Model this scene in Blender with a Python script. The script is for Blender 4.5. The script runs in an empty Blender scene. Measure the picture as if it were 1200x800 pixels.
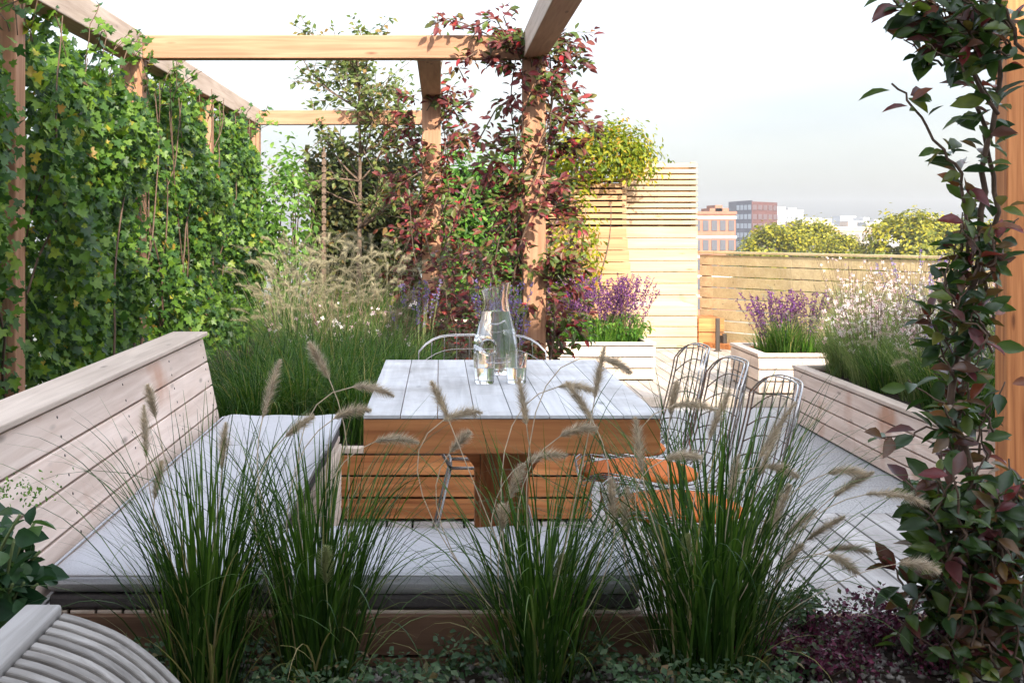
import bpy, math, numpy as np
from mathutils import Vector, Matrix
rng = np.random.default_rng(11)
R = math.radians
SC = bpy.context.scene
COL = SC.collection
F, CX, HY, H = 1650.0, 515.0, 265.0, 1.20      # focal length (px of 1200), vanishing point, camera height

def at(px, py, Y):                              # a photo pixel at a chosen distance
    return Vector(((px - CX) * Y / F, Y, H - (py - HY) * Y / F))

# ------------------------------------------------------------------ materials
def new_mat(name):
    m = bpy.data.materials.new(name); m.use_nodes = True
    nt = m.node_tree; nt.nodes.clear()
    out = nt.nodes.new('ShaderNodeOutputMaterial')
    return m, nt, out
def N(nt, typ, **kw):
    n = nt.nodes.new(typ)
    for k, v in kw.items():
        if k in n.inputs.keys() if hasattr(n.inputs, 'keys') else False: n.inputs[k].default_value = v
        else: setattr(n, k, v)
    return n
def c4(c): return (c[0], c[1], c[2], 1.0)
def ramp(nt, stops, interp='LINEAR'):
    r = nt.nodes.new('ShaderNodeValToRGB'); r.color_ramp.interpolation = interp
    el = r.color_ramp.elements
    while len(el) > 1: el.remove(el[-1])
    el[0].position = stops[0][0]; el[0].color = c4(stops[0][1])
    for p, c in stops[1:]:
        e = el.new(p); e.color = c4(c)
    return r
def principled(nt, out, rough=.6, spec=.4):
    b = nt.nodes.new('ShaderNodeBsdfPrincipled')
    b.inputs['Roughness'].default_value = rough
    b.inputs['Specular IOR Level'].default_value = spec
    nt.links.new(b.outputs[0], out.inputs[0]); return b
def mixc(nt, fac, a, b, mode='MIX'):
    m = nt.nodes.new('ShaderNodeMix'); m.data_type = 'RGBA'; m.blend_type = mode
    for i, v in ((0, fac), (6, a), (7, b)):
        if hasattr(v, 'is_linked') or hasattr(v, 'links'): nt.links.new(v, m.inputs[i])
        elif i == 0: m.inputs[0].default_value = v
        else: m.inputs[i].default_value = c4(v)
    return m.outputs[2]

def wood(name, lo, hi, axis, rough=.7, vary=.22, stain=None, grain=1.0, bump=.25, grime=False):
    m, nt, out = new_mat(name); L = nt.links
    b = principled(nt, out, rough, .25)
    tc = nt.nodes.new('ShaderNodeTexCoord'); geo = nt.nodes.new('ShaderNodeNewGeometry')
    off = nt.nodes.new('ShaderNodeMath'); off.operation = 'MULTIPLY'; off.inputs[1].default_value = 37.0
    L.new(geo.outputs['Random Per Island'], off.inputs[0])
    add = nt.nodes.new('ShaderNodeVectorMath'); add.operation = 'ADD'
    L.new(tc.outputs['Object'], add.inputs[0]); L.new(off.outputs[0], add.inputs[1])
    mp = nt.nodes.new('ShaderNodeMapping'); s = [38 * grain] * 3; s[axis] = 1.6 * grain
    mp.inputs['Scale'].default_value = s; L.new(add.outputs[0], mp.inputs[0])
    n1 = nt.nodes.new('ShaderNodeTexNoise'); n1.inputs['Scale'].default_value = 1.0
    n1.inputs['Detail'].default_value = 7; n1.inputs['Distortion'].default_value = .9
    L.new(mp.outputs[0], n1.inputs['Vector'])
    r1 = ramp(nt, [(.3, lo), (.68, hi)]); L.new(n1.outputs['Fac'], r1.inputs[0])
    col = r1.outputs[0]
    # broad blotches along the board
    mp2 = nt.nodes.new('ShaderNodeMapping'); s2 = [6.0] * 3; s2[axis] = 1.3; mp2.inputs['Scale'].default_value = s2
    L.new(add.outputs[0], mp2.inputs[0])
    n2 = nt.nodes.new('ShaderNodeTexNoise'); n2.inputs['Detail'].default_value = 3; n2.inputs['Scale'].default_value = 1.0
    L.new(mp2.outputs[0], n2.inputs['Vector'])
    r2 = ramp(nt, [(.3, (.80, .77, .74)), (.7, (1.1, 1.08, 1.06))]); L.new(n2.outputs['Fac'], r2.inputs[0])
    col = mixc(nt, .8, col, r2.outputs[0], 'MULTIPLY')
    # knots
    vo = nt.nodes.new('ShaderNodeTexVoronoi'); vo.inputs['Scale'].default_value = 1.0
    mp3 = nt.nodes.new('ShaderNodeMapping'); s3 = [11.0] * 3; s3[axis] = 2.6; mp3.inputs['Scale'].default_value = s3
    L.new(add.outputs[0], mp3.inputs[0]); L.new(mp3.outputs[0], vo.inputs['Vector'])
    r3 = ramp(nt, [(.05, (1, 1, 1)), (.13, (0, 0, 0))]); L.new(vo.outputs['Distance'], r3.inputs[0])
    col = mixc(nt, r3.outputs[0], col, tuple(x * .55 for x in lo))
    # each board its own tone
    r4 = ramp(nt, [(0, (1 - vary,) * 3), (1, (1 + vary * .45,) * 3)]); L.new(geo.outputs['Random Per Island'], r4.inputs[0])
    col = mixc(nt, 1.0, col, r4.outputs[0], 'MULTIPLY')
    if stain:
        n5 = nt.nodes.new('ShaderNodeTexNoise'); n5.inputs['Scale'].default_value = 2.3; n5.inputs['Detail'].default_value = 3
        L.new(tc.outputs['Object'], n5.inputs['Vector'])
        r5 = ramp(nt, [(.60, (0, 0, 0)), (.74, (.75, .75, .75))]); L.new(n5.outputs['Fac'], r5.inputs[0])
        col = mixc(nt, r5.outputs[0], col, stain)
    if grime:
        n6 = nt.nodes.new('ShaderNodeTexNoise'); n6.inputs['Scale'].default_value = 2.6; n6.inputs['Detail'].default_value = 8; n6.inputs['Roughness'].default_value = .7
        L.new(tc.outputs['Object'], n6.inputs['Vector'])
        r6 = ramp(nt, [(.38, (.66, .63, .60)), (.55, (1, 1, 1))]); L.new(n6.outputs['Fac'], r6.inputs[0])
        col = mixc(nt, .8, col, r6.outputs[0], 'MULTIPLY')
    L.new(col, b.inputs['Base Color'])
    bp = nt.nodes.new('ShaderNodeBump'); bp.inputs['Strength'].default_value = bump; bp.inputs['Distance'].default_value = .004
    L.new(n1.outputs['Fac'], bp.inputs['Height']); L.new(bp.outputs[0], b.inputs['Normal'])
    return m

def leaf(name, stops, trans=.35, rough=.5, spec=.28, interp='LINEAR', tc_=(1.5, 1.55, .8)):
    m, nt, out = new_mat(name); L = nt.links
    b = nt.nodes.new('ShaderNodeBsdfPrincipled'); b.inputs['Roughness'].default_value = rough
    b.inputs['Specular IOR Level'].default_value = spec
    geo = nt.nodes.new('ShaderNodeNewGeometry')
    r = ramp(nt, stops, interp); L.new(geo.outputs['Random Per Island'], r.inputs[0])
    tc = nt.nodes.new('ShaderNodeTexCoord')
    n = nt.nodes.new('ShaderNodeTexNoise'); n.inputs['Scale'].default_value = 45; n.inputs['Detail'].default_value = 2
    L.new(tc.outputs['Object'], n.inputs['Vector'])
    r2 = ramp(nt, [(.3, (.75, .75, .75)), (.7, (1.2, 1.2, 1.15))]); L.new(n.outputs['Fac'], r2.inputs[0])
    col = mixc(nt, .7, r.outputs[0], r2.outputs[0], 'MULTIPLY')
    L.new(col, b.inputs['Base Color'])
    t = nt.nodes.new('ShaderNodeBsdfTranslucent')
    tcol = mixc(nt, 1.0, col, tc_, 'MULTIPLY'); L.new(tcol, t.inputs[0])
    mx = nt.nodes.new('ShaderNodeMixShader'); mx.inputs[0].default_value = trans
    L.new(b.outputs[0], mx.inputs[1]); L.new(t.outputs[0], mx.inputs[2]); L.new(mx.outputs[0], out.inputs[0])
    return m

def plain(name, c, rough=.6, spec=.4, metal=0, noise=0, nscale=20, bump=0, c2=None):
    m, nt, out = new_mat(name); L = nt.links
    b = principled(nt, out, rough, spec); b.inputs['Metallic'].default_value = metal
    b.inputs['Base Color'].default_value = c4(c)
    if noise or bump or c2:
        tc = nt.nodes.new('ShaderNodeTexCoord'); n = nt.nodes.new('ShaderNodeTexNoise')
        n.inputs['Scale'].default_value = nscale; n.inputs['Detail'].default_value = 6
        L.new(tc.outputs['Object'], n.inputs['Vector'])
        a = c2 if c2 else tuple(x * (1 - noise) for x in c)
        r = ramp(nt, [(.35, a), (.65, c)]); L.new(n.outputs['Fac'], r.inputs[0]); L.new(r.outputs[0], b.inputs['Base Color'])
        if bump:
            bp = nt.nodes.new('ShaderNodeBump'); bp.inputs['Strength'].default_value = bump; bp.inputs['Distance'].default_value = .006
            L.new(n.outputs['Fac'], bp.inputs['Height']); L.new(bp.outputs[0], b.inputs['Normal'])
    return m

def glass(name, tint=(1, 1, 1), ior=1.45, rough=0):
    m, nt, out = new_mat(name)
    b = principled(nt, out, rough, .5); b.inputs['Base Color'].default_value = c4(tint)
    b.inputs['Transmission Weight'].default_value = 1; b.inputs['IOR'].default_value = ior
    return m

PALE = ((.54, .44, .365), (.70, .59, .50))
M = {}
for ax, nm in ((0, 'x'), (1, 'y'), (2, 'z')):
    M['pale_' + nm] = wood('weathered pale cedar ' + nm, *PALE, ax, stain=None)
    M['cedar_' + nm] = wood('orange cedar ' + nm, (.28, .095, .03), (.56, .24, .09), ax, rough=.6)
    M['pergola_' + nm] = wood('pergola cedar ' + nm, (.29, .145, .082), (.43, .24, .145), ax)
    M['gold_' + nm] = wood('honey cedar ' + nm, (.31, .17, .085), (.44, .27, .145), ax, vary=.15)
M['bench_x'] = wood('cream cedar boards', (.62, .49, .41), (.77, .645, .565), 0, vary=.14)
M['bench_y'] = wood('bench cedar with rust stains', (.64, .50, .42), (.79, .66, .58), 1, stain=(.42, .19, .10), vary=.14)
M['dark_x'] = wood('dark brown cedar', (.13, .07, .045), (.22, .125, .08), 0)  # dark brown boards for the bench front and the bed edging
M['deck_y'] = wood('silvered deck boards', (.31, .30, .295), (.445, .435, .43), 1, vary=.16, bump=.5, grime=True)
M['table_y'] = wood('whitewashed table boards', (.47, .475, .49), (.61, .62, .64), 1, vary=.14, grime=True)
M['teak_x'] = wood('grey weathered teak', (.20, .185, .17), (.36, .34, .32), 0, vary=.2)
M['teak_y'] = wood('grey weathered teak rail', (.28, .265, .25), (.44, .42, .41), 1, vary=.2)
M['lath_x'] = wood('pale screen boards', (.36, .255, .16), (.485, .36, .235), 0, vary=.16)
M['lath_z'] = wood('pale screen posts', (.38, .28, .17), (.50, .39, .25), 2)
M['fence_x'] = wood('pale honey fence boards', (.44, .305, .17), (.56, .41, .25), 0, vary=.12)
M['platform_y'] = wood('pale platform boards', (.38, .33, .28), (.52, .46, .40), 1, vary=.15, grime=True)
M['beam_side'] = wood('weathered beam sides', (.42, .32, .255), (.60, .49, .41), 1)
M['gap'] = plain('shadow gap liner', (.03, .025, .02), .9, .1)
M['soil'] = plain('dark soil', (.055, .04, .03), .95, .1, noise=.6, nscale=60, bump=.8)
M['granite'] = plain('granite paving', (.42, .415, .41), .8, .3, c2=(.20, .20, .20), nscale=110, bump=.2)
M['cushion'] = plain('grey outdoor fabric', (.50, .50, .525), .9, .15, noise=.12, nscale=260, bump=.25)
M['cushion_shadow'] = plain('cushion shadow gap', (.085, .075, .075), .9, .15, noise=.2, nscale=200)  # near-black tone stands in for the shadow under the cushion cover
M['orange'] = plain('orange seat fabric', (.66, .175, .035), .85, .2, noise=.2, nscale=220, bump=.2)
M['chrome'] = plain('polished steel wire', (.44, .42, .41), .2, .5, metal=1)
M['wire'] = plain('dark steel wire', (.30, .28, .27), .25, .5, metal=1)
M['glass'] = glass('clear glass')
M['water'] = glass('water', (.97, .99, 1), 1.33)
def pane(name):                                  # thin architectural glass: clear with a fresnel reflection
    m, nt, out = new_mat(name); tr = nt.nodes.new('ShaderNodeBsdfTransparent'); tr.inputs[0].default_value = (.93, .975, .96, 1)
    gl = nt.nodes.new('ShaderNodeBsdfGlossy'); gl.inputs['Roughness'].default_value = .02; lw = nt.nodes.new('ShaderNodeLayerWeight'); lw.inputs[0].default_value = .5
    fp = nt.nodes.new('ShaderNodeMath'); fp.operation = 'POWER'; fp.inputs[1].default_value = 5; nt.links.new(lw.outputs['Facing'], fp.inputs[0]); fr = nt.nodes.new('ShaderNodeMath'); fr.operation = 'MULTIPLY_ADD'; fr.inputs[1].default_value = .5; fr.inputs[2].default_value = .03; nt.links.new(fp.outputs[0], fr.inputs[0])
    mx = nt.nodes.new('ShaderNodeMixShader'); nt.links.new(fr.outputs[0], mx.inputs[0]); nt.links.new(tr.outputs[0], mx.inputs[1]); nt.links.new(gl.outputs[0], mx.inputs[2])
    nt.links.new(mx.outputs[0], out.inputs[0]); return m
M['panel'] = pane('balustrade glass')
M['darkmetal'] = plain('dark bronze metal', (.05, .04, .035), .5, .5, metal=.6)
M['bark'] = plain('grey brown bark', (.16, .11, .08), .9, .2, noise=.5, nscale=40, bump=.6)
M['vinestem'] = plain('brown vine stem', (.13, .085, .06), .8, .2, noise=.4, nscale=50)
M['greenstem'] = plain('thin green stem', (.15, .19, .07), .7, .3)
M['ivy'] = leaf('ivy leaves', [(0, (.018, .05, .016)), (.3, (.035, .09, .016)), (.62, (.075, .15, .018)), (.90, (.12, .21, .025)), (.972, (.18, .24, .03)), (.989, (.36, .29, .03)), (.995, (.26, .17, .03)), (1, (.22, .10, .03))], .40, .45, .32)
M['vine'] = leaf('red climber leaves', [(0, (.07, .014, .016)), (.28, (.15, .03, .032)), (.44, (.16, .06, .03)), (.52, (.05, .065, .016)), (.8, (.085, .13, .022)), (.9, (.14, .10, .03)), (.94, (.32, .02, .03)), (1, (.20, .05, .05))], .30, .42, .3, tc_=(1.1, 1.05, .95))
M['fvine'] = leaf('glossy bronze green leaves', [(0, (.016, .04, .012)), (.35, (.034, .07, .016)), (.6, (.065, .11, .02)), (.70, (.11, .14, .022)), (.76, (.13, .075, .03)), (.86, (.10, .04, .03)), (.93, (.10, .025, .03)), (.97, (.20, .03, .03)), (1, (.17, .11, .03))], .32, .32, .42)
M['bush'] = leaf('light green leaves', [(0, (.05, .12, .02)), (.5, (.11, .22, .04)), (1, (.22, .34, .08))], .45)
M['lime'] = leaf('yellow green leaves', [(0, (.06, .11, .009)), (.5, (.17, .205, .011)), (.88, (.31, .28, .016)), (1, (.30, .13, .02))], .45)
M['hedge'] = leaf('hedge leaves', [(0, (.02, .05, .014)), (.5, (.045, .095, .02)), (.9, (.09, .14, .03)), (1, (.16, .16, .04))], .35)
M['olive'] = leaf('olive hedge leaves', [(0, (.03, .04, .015)), (.5, (.06, .075, .022)), (.85, (.10, .10, .03)), (1, (.16, .09, .03))], .3)
M['green'] = leaf('bright hedge leaves', [(0, (.03, .09, .015)), (.5, (.07, .18, .02)), (1, (.16, .28, .04))], .4)
M['treeleaf'] = leaf('small tree leaves', [(0, (.045, .065, .02)), (.5, (.09, .125, .03)), (.85, (.15, .17, .05)), (1, (.20, .12, .04))], .35)
M['hydrangea'] = leaf('broad dark leaves', [(0, (.018, .055, .025)), (.6, (.035, .085, .035)), (1, (.08, .15, .045))], .3, .45, .25)
M['blade'] = leaf('fountain grass blades', [(0, (.012, .036, .007)), (.5, (.033, .080, .012)), (.85, (.07, .135, .022)), (.96, (.11, .16, .05)), (.97, (.26, .21, .10)), (1, (.34, .27, .15))], .3, .5, .18)
M['blade2'] = leaf('meadow grass blades', [(0, (.016, .05, .010)), (.5, (.040, .10, .016)), (.9, (.10, .18, .03)), (.95, (.22, .22, .07)), (1, (.32, .27, .12))], .35, .5, .18)
M['blade3'] = leaf('pale gaura foliage', [(0, (.07, .12, .035)), (.6, (.15, .22, .07)), (1, (.32, .34, .17))], .35, .55, .15)
M['straw'] = leaf('dry straw blades', [(0, (.10, .13, .03)), (.4, (.20, .18, .07)), (1, (.38, .31, .17))], .3, .6, .15)
M['seed'] = leaf('grass seed bristles', [(0, (.36, .30, .22)), (.5, (.60, .51, .40)), (1, (.82, .74, .62))], .4, .8, .1, tc_=(1.1, 1.05, .95))
M['seedgreen'] = leaf('young grass seed bristles', [(0, (.22, .26, .10)), (1, (.42, .44, .22))], .4, .8, .1, tc_=(1.1, 1.05, .95))
M['plume'] = leaf('pale grass plumes', [(0, (.24, .22, .14)), (1, (.46, .41, .29))], .4, .8, .1, tc_=(1.1, 1.05, .95))
M['salvia'] = leaf('purple salvia flowers', [(0, (.06, .02, .07)), (.5, (.13, .035, .14)), (.8, (.16, .06, .24)), (1, (.22, .08, .12))], .3, .7, .2, tc_=(1.1, 1.05, .95))
M['lavender'] = leaf('lavender flowers', [(0, (.13, .09, .26)), (1, (.28, .20, .42))], .3, .7, .2, tc_=(1.1, 1.05, .95))
M['gaura'] = leaf('white gaura flowers', [(0, (.55, .34, .38)), (.4, (.66, .54, .54)), (1, (.78, .74, .72))], .35, .7, .2, tc_=(1.1, 1.05, .95))
M['sedum'] = leaf('purple sedum leaves', [(0, (.04, .010, .02)), (.45, (.11, .02, .05)), (.75, (.20, .04, .09)), (.82, (.07, .09, .045)), (1, (.10, .12, .06))], .25, .5, tc_=(1.1, 1.05, .95))
M['cover'] = leaf('ground cover leaves', [(0, (.025, .06, .025)), (.6, (.06, .115, .05)), (.9, (.12, .17, .09)), (1, (.22, .12, .06))], .25, .5)
M['citytree'] = leaf('city tree leaves', [(0, (.06, .08, .008)), (.5, (.18, .18, .010)), (1, (.33, .28, .014))], .3)
M['citydark'] = leaf('far dark tree leaves', [(0, (.05, .075, .025)), (1, (.11, .14, .05))], .3)

# ------------------------------------------------------------------ mesh builders
class MB:
    def __init__(s): s.v = []; s.f = []
    def add(s, vs, fs):
        o = len(s.v); s.v += [tuple(v) for v in vs]; s.f += [tuple(i + o for i in f) for f in fs]
    def box(s, x0, x1, y0, y1, z0, z1, mat=None):
        vs = [Vector(p) for p in ((x0, y0, z0), (x1, y0, z0), (x1, y1, z0), (x0, y1, z0), (x0, y0, z1), (x1, y0, z1), (x1, y1, z1), (x0, y1, z1))]
        if mat: vs = [mat @ v for v in vs]
        s.add(vs, [(0, 3, 2, 1), (4, 5, 6, 7), (0, 1, 5, 4), (1, 2, 6, 5), (2, 3, 7, 6), (3, 0, 4, 7)]); return s
    def prism(s, poly, axis, a, b):             # extrude a 2-D outline along an axis
        n = len(poly)
        def mk(p, t):
            return {0: (t, p[0], p[1]), 1: (p[0], t, p[1]), 2: (p[0], p[1], t)}[axis]
        vs = [mk(p, a) for p in poly] + [mk(p, b) for p in poly]
        s.add(vs, [tuple(range(n))[::-1], tuple(range(n, 2 * n))] + [(i, (i + 1) % n, n + (i + 1) % n, n + i) for i in range(n)]); return s
    def tube(s, pts, r, n=6, cap=True):
        P = [Vector(p) for p in pts]; k = len(P)
        rs = r if hasattr(r, '__len__') else [r] * k
        up = None; vs = []
        for i in range(k):
            t = (P[min(i + 1, k - 1)] - P[max(i - 1, 0)])
            if t.length < 1e-9: t = Vector((0, 0, 1))
            t.normalize()
            if up is None: up = Vector((1, 0, 0)) if abs(t.x) < .8 else Vector((0, 1, 0))
            a = up - t * up.dot(t)
            if a.length < 1e-6: a = t.orthogonal()
            a.normalize(); up = a; b = t.cross(a)
            for j in range(n):
                q = 2 * math.pi * j / n
                vs.append(P[i] + (a * math.cos(q) + b * math.sin(q)) * rs[i])
        fs = [(i * n + j, i * n + (j + 1) % n, (i + 1) * n + (j + 1) % n, (i + 1) * n + j) for i in range(k - 1) for j in range(n)]
        if cap: fs += [tuple(range(n))[::-1], tuple((k - 1) * n + j for j in range(n))]
        s.add(vs, fs); return s
    def lathe(s, prof, c=(0, 0, 0), n=32, warp=None, caps=True):
        vs = []
        for r, z in prof:
            for j in range(n):
                q = 2 * math.pi * j / n; v = Vector((r * math.cos(q), r * math.sin(q), z))
                if warp: v = warp(v)
                vs.append(v + Vector(c))
        k = len(prof)
        fs = [(i * n + j, i * n + (j + 1) % n, (i + 1) * n + (j + 1) % n, (i + 1) * n + j) for i in range(k - 1) for j in range(n)]
        if caps and prof[0][0] > 1e-6: fs.append(tuple(range(n))[::-1])
        if caps and prof[-1][0] > 1e-6: fs.append(tuple((k - 1) * n + j for j in range(n)))
        s.add(vs, fs); return s
    def build(s, name, mat, parent=None, smooth=False, bevel=0):
        me = bpy.data.meshes.new(name); me.from_pydata(s.v, [], s.f); me.update()
        return link(name, me, mat, parent, smooth, bevel)

def link(name, me, mat, parent=None, smooth=False, bevel=0):
    if mat: me.materials.append(mat)
    if smooth:
        me.polygons.foreach_set('use_smooth', [True] * len(me.polygons))
        if smooth == 2: me.set_sharp_from_angle(angle=R(42))
    o = bpy.data.objects.new(name, me); COL.objects.link(o)
    if parent:
        o.parent = parent; o.matrix_parent_inverse = Matrix.Translation(-Vector(parent.get('_base', (0, 0, 0))))
    if bevel:
        md = o.modifiers.new('soft edges', 'BEVEL'); md.width = bevel; md.segments = 2; md.limit_method = 'ANGLE'
    return o
BASES = {}
def thing(name, label, cat, loc=(0, 0, 0), group=None):
    o = bpy.data.objects.new(name, None); COL.objects.link(o); o.location = loc
    o.empty_display_size = .1; o['_base'] = tuple(loc)
    o['label'] = label; o['category'] = cat
    if group: o['group'] = group
    return o
def tag(o, label=None, cat=None, group=None, kind=None):
    if label: o['label'] = label
    if cat: o['category'] = cat
    if group: o['group'] = group
    if kind: o['kind'] = kind
    return o
def copy_tree(o, loc, rz=0, s=1.0, label=None):
    r = o.copy(); COL.objects.link(r); r.location = loc; r.rotation_euler = (0, 0, rz); r.scale = (s, s, s)
    if label: r['label'] = label
    for ch in list(o.children):
        c = ch.copy(); COL.objects.link(c); c.parent = r
        for g in list(ch.children):
            d = g.copy(); COL.objects.link(d); d.parent = c
    return r

# leaves ------------------------------------------------------------
def tmpl_ovate(w=.24):
    ts = [0, .2, .45, .75, 1]; hw = [0, .7 * w, w, .62 * w, 0]
    v = [(0, t, -.16 * t * t) for t in ts]
    for sgn in (-1, 1): v += [(sgn * hw[i], ts[i] + .02, .5 * hw[i] - .16 * ts[i] ** 2) for i in (1, 2, 3)]
    f = []
    for b, fl in ((5, False), (8, True)):
        q = [(0, b, 1), (1, b, b + 1), (1, b + 1, 2), (2, b + 1, b + 2), (2, b + 2, 3), (3, b + 2, 4)]
        f += [t[::-1] if fl else t for t in q]
    return np.array(v), np.array(f)
def tmpl_ivy():
    half = [(.28, -.12), (.56, .10), (.33, .30), (.47, .62), (.19, .60)]
    out = [(0, 0)] + half + [(0, 1)] + [(-x, y) for x, y in half[::-1]]
    v = [(0, .34, -.05)] + [(x, y, .16 * abs(x) - .14 * y * y) for x, y in out]
    n = len(out); f = [(0, 1 + i, 1 + (i + 1) % n) for i in range(n)]
    return np.array(v), np.array(f)
def tmpl_small(w=.3):
    return np.array([(0, 0, 0), (w, .45, .08), (0, 1, -.12), (-w, .45, .08)]), np.array([(0, 1, 2), (0, 2, 3)])
def tmpl_flower():
    v = [(0, 0, 0)]; f = []
    for k in range(4):
        a = k * math.pi / 2 + .3
        for da, r, z in ((-.5, .75, .12), (0, 1, .05), (.5, .75, .12)): v.append((r * math.cos(a + da) * .5, r * math.sin(a + da) * .5, z))
        b = 1 + 3 * k; f += [(0, b, b + 1), (0, b + 1, b + 2)]
    return np.array(v), np.array(f)
T_OV, T_NARROW, T_IVY, T_SMALL, T_FL = tmpl_ovate(), tmpl_ovate(.17), tmpl_ivy(), tmpl_small(), tmpl_flower()
T_BROAD = tmpl_ovate(.33)

def nrm(a): return a / np.maximum(np.linalg.norm(a, axis=-1, keepdims=True), 1e-9)
def mesh_np(name, V, Fc):
    me = bpy.data.meshes.new(name); V = np.asarray(V, dtype=np.float32); Fc = np.asarray(Fc, dtype=np.int32)
    k = Fc.shape[1]
    me.vertices.add(len(V)); me.vertices.foreach_set('co', V.ravel())
    me.loops.add(Fc.size); me.loops.foreach_set('vertex_index', Fc.ravel())
    me.polygons.add(len(Fc)); me.polygons.foreach_set('loop_start', np.arange(len(Fc), dtype=np.int32) * k)
    me.update(calc_edges=True); me.validate()
    return me
def leaves_mesh(name, tm, pos, dirs, nor, sc):
    tv, tf = tm; pos = np.asarray(pos, float); n = len(pos)
    nor = nrm(np.asarray(nor, float)); d = np.asarray(dirs, float)
    d = nrm(d - nor * (d * nor).sum(1, keepdims=True)); x = np.cross(d, nor)
    sc = np.broadcast_to(np.asarray(sc, float).reshape(-1, 1, 1), (n, 1, 1))
    V = pos[:, None] + sc * (tv[None, :, 0:1] * x[:, None] + tv[None, :, 1:2] * d[:, None] + tv[None, :, 2:3] * nor[:, None])
    Fc = tf[None] + (np.arange(n) * len(tv))[:, None, None]
    return mesh_np(name, V.reshape(-1, 3), Fc.reshape(-1, tf.shape[1]))
def rv(n, s=1.0): return rng.normal(size=(n, 3)) * s

def blades_mesh(name, n, base_r, length, width, lean=(0.05, .5), curl=(.3, 1.2), c=(0, 0, 0), K=8, bend=None):
    az = rng.uniform(0, 2 * np.pi, n); rr = base_r * np.sqrt(rng.uniform(0, 1, n))
    a0 = az + rng.normal(0, .5, n)
    b = np.stack([rr * np.cos(a0), rr * np.sin(a0), np.zeros(n)], 1) + np.array(c)
    L = length * rng.uniform(.55, 1.05, n); th0 = rng.uniform(*lean, n) * (.3 + .7 * rr / max(base_r, 1e-6)); ka = rng.uniform(*curl, n)
    side = np.stack([-np.sin(az), np.cos(az), rng.normal(0, .2, n)], 1); side = nrm(side)
    P = b.copy(); V = []
    for i in range(K + 1):
        t = i / K; th = th0 + ka * t ** 1.6
        w = width * (1 - t ** 2.2) * (.65 + .35 * min(1, 4 * t)) + .0004
        V.append(P - side * w / 2); V.append(P + side * w / 2)
        if i < K:
            st = L / K; d = np.stack([np.sin(th) * np.cos(az), np.sin(th) * np.sin(az), np.cos(th)], 1)
            P = P + d * st[:, None]
    V = np.stack(V, 1)                               # n, 2(K+1), 3
    f = np.array([(2 * i, 2 * i + 1, 2 * i + 3, 2 * i + 2) for i in range(K)])
    Fc = f[None] + (np.arange(n) * 2 * (K + 1))[:, None, None]
    return mesh_np(name, V.reshape(-1, 3), Fc.reshape(-1, 4))

def curve_pts(p0, p1, k=8, sag=0.0, side=None):
    p0, p1 = Vector(p0), Vector(p1); out = []
    for i in range(k + 1):
        t = i / k; p = p0.lerp(p1, t); p.z += sag * 4 * t * (1 - t)
        if side: p += Vector(side) * 4 * t * (1 - t)
        out.append(p)
    return out
def seed_head(name, root, base, tip0, direction, L, mat, curl=0.0, fat=.011):
    """stalk from the crown of the clump to a bristly bottle-brush head"""
    d = Vector(direction).normalized(); base, tip0 = Vector(base), Vector(tip0)
    mb = MB(); ctrl = tip0 - d * (tip0 - base).length * .35
    pts = []
    for i in range(10):
        t = i / 9; pts.append(base * (1 - t) ** 2 + ctrl * 2 * t * (1 - t) + tip0 * t * t)
    ax = []; p = tip0.copy(); dd = d.copy(); K = 14
    for i in range(K + 1):
        ax.append(p.copy()); p = p + dd * (L / K); dd = (dd + Vector((0, 0, -curl / K))).normalized()
    mb.tube(pts, .0011, 4); mb.tube(ax, [.0035 * math.sin(math.pi * (.12 + .85 * i / K)) + .0006 for i in range(K + 1)], 5)
    n = 1000; t = rng.uniform(0, 1, n); idx = np.minimum((t * K).astype(int), K - 1)
    A = np.array([list(a) for a in ax]); fr = (t * K - idx)[:, None]
    pos = A[idx] * (1 - fr) + A[idx + 1] * fr; tan = nrm(A[idx + 1] - A[idx])
    rad = rv(n); rad = nrm(rad - tan * (rad * tan).sum(1, keepdims=True))
    prof = np.sin(np.pi * np.clip(.12 + .84 * t, 0, 1)) ** .7
    bl = fat * prof * rng.uniform(.45, 1.45, n); end = pos + (rad * .85 + tan * .65) * bl[:, None]
    sd = nrm(np.cross(tan, rad)) * .0008
    for a, b_, c_ in zip(pos - sd, pos + sd, end): mb.add([a, b_, c_], [(0, 1, 2)])
    return mb.build(name, mat, root)

# ------------------------------------------------------------------ camera, world, sun
cam = bpy.data.cameras.new('camera'); co = bpy.data.objects.new('camera', cam); COL.objects.link(co)
co.location = (0, 0, H); co.rotation_euler = (R(90), 0, 0)
cam.lens = F / 1200 * 36; cam.sensor_width = 36; cam.shift_x = (600 - CX) / 1200; cam.shift_y = -(400 - HY) / 1200
cam.clip_start = .05; cam.clip_end = 6000; SC.camera = co
AZ, EL = R(16), R(30)
sd = Vector((math.sin(AZ) * math.cos(EL), -math.cos(AZ) * math.cos(EL), math.sin(EL)))
w = bpy.data.worlds.new('World'); SC.world = w; w.use_nodes = True; nt = w.node_tree
bg = nt.nodes['Background']; sky = nt.nodes.new('ShaderNodeTexSky'); sky.sky_type = 'NISHITA'; sky.sun_disc = False
sky.sun_elevation = EL; sky.sun_rotation = math.atan2(sd.x, sd.y); sky.air_density = 1.0; sky.dust_density = 1.5; sky.ozone_density = 1.0
hs = nt.nodes.new('ShaderNodeHueSaturation'); hs.inputs['Saturation'].default_value = .38
nt.links.new(sky.outputs[0], hs.inputs['Color']); 
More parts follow.
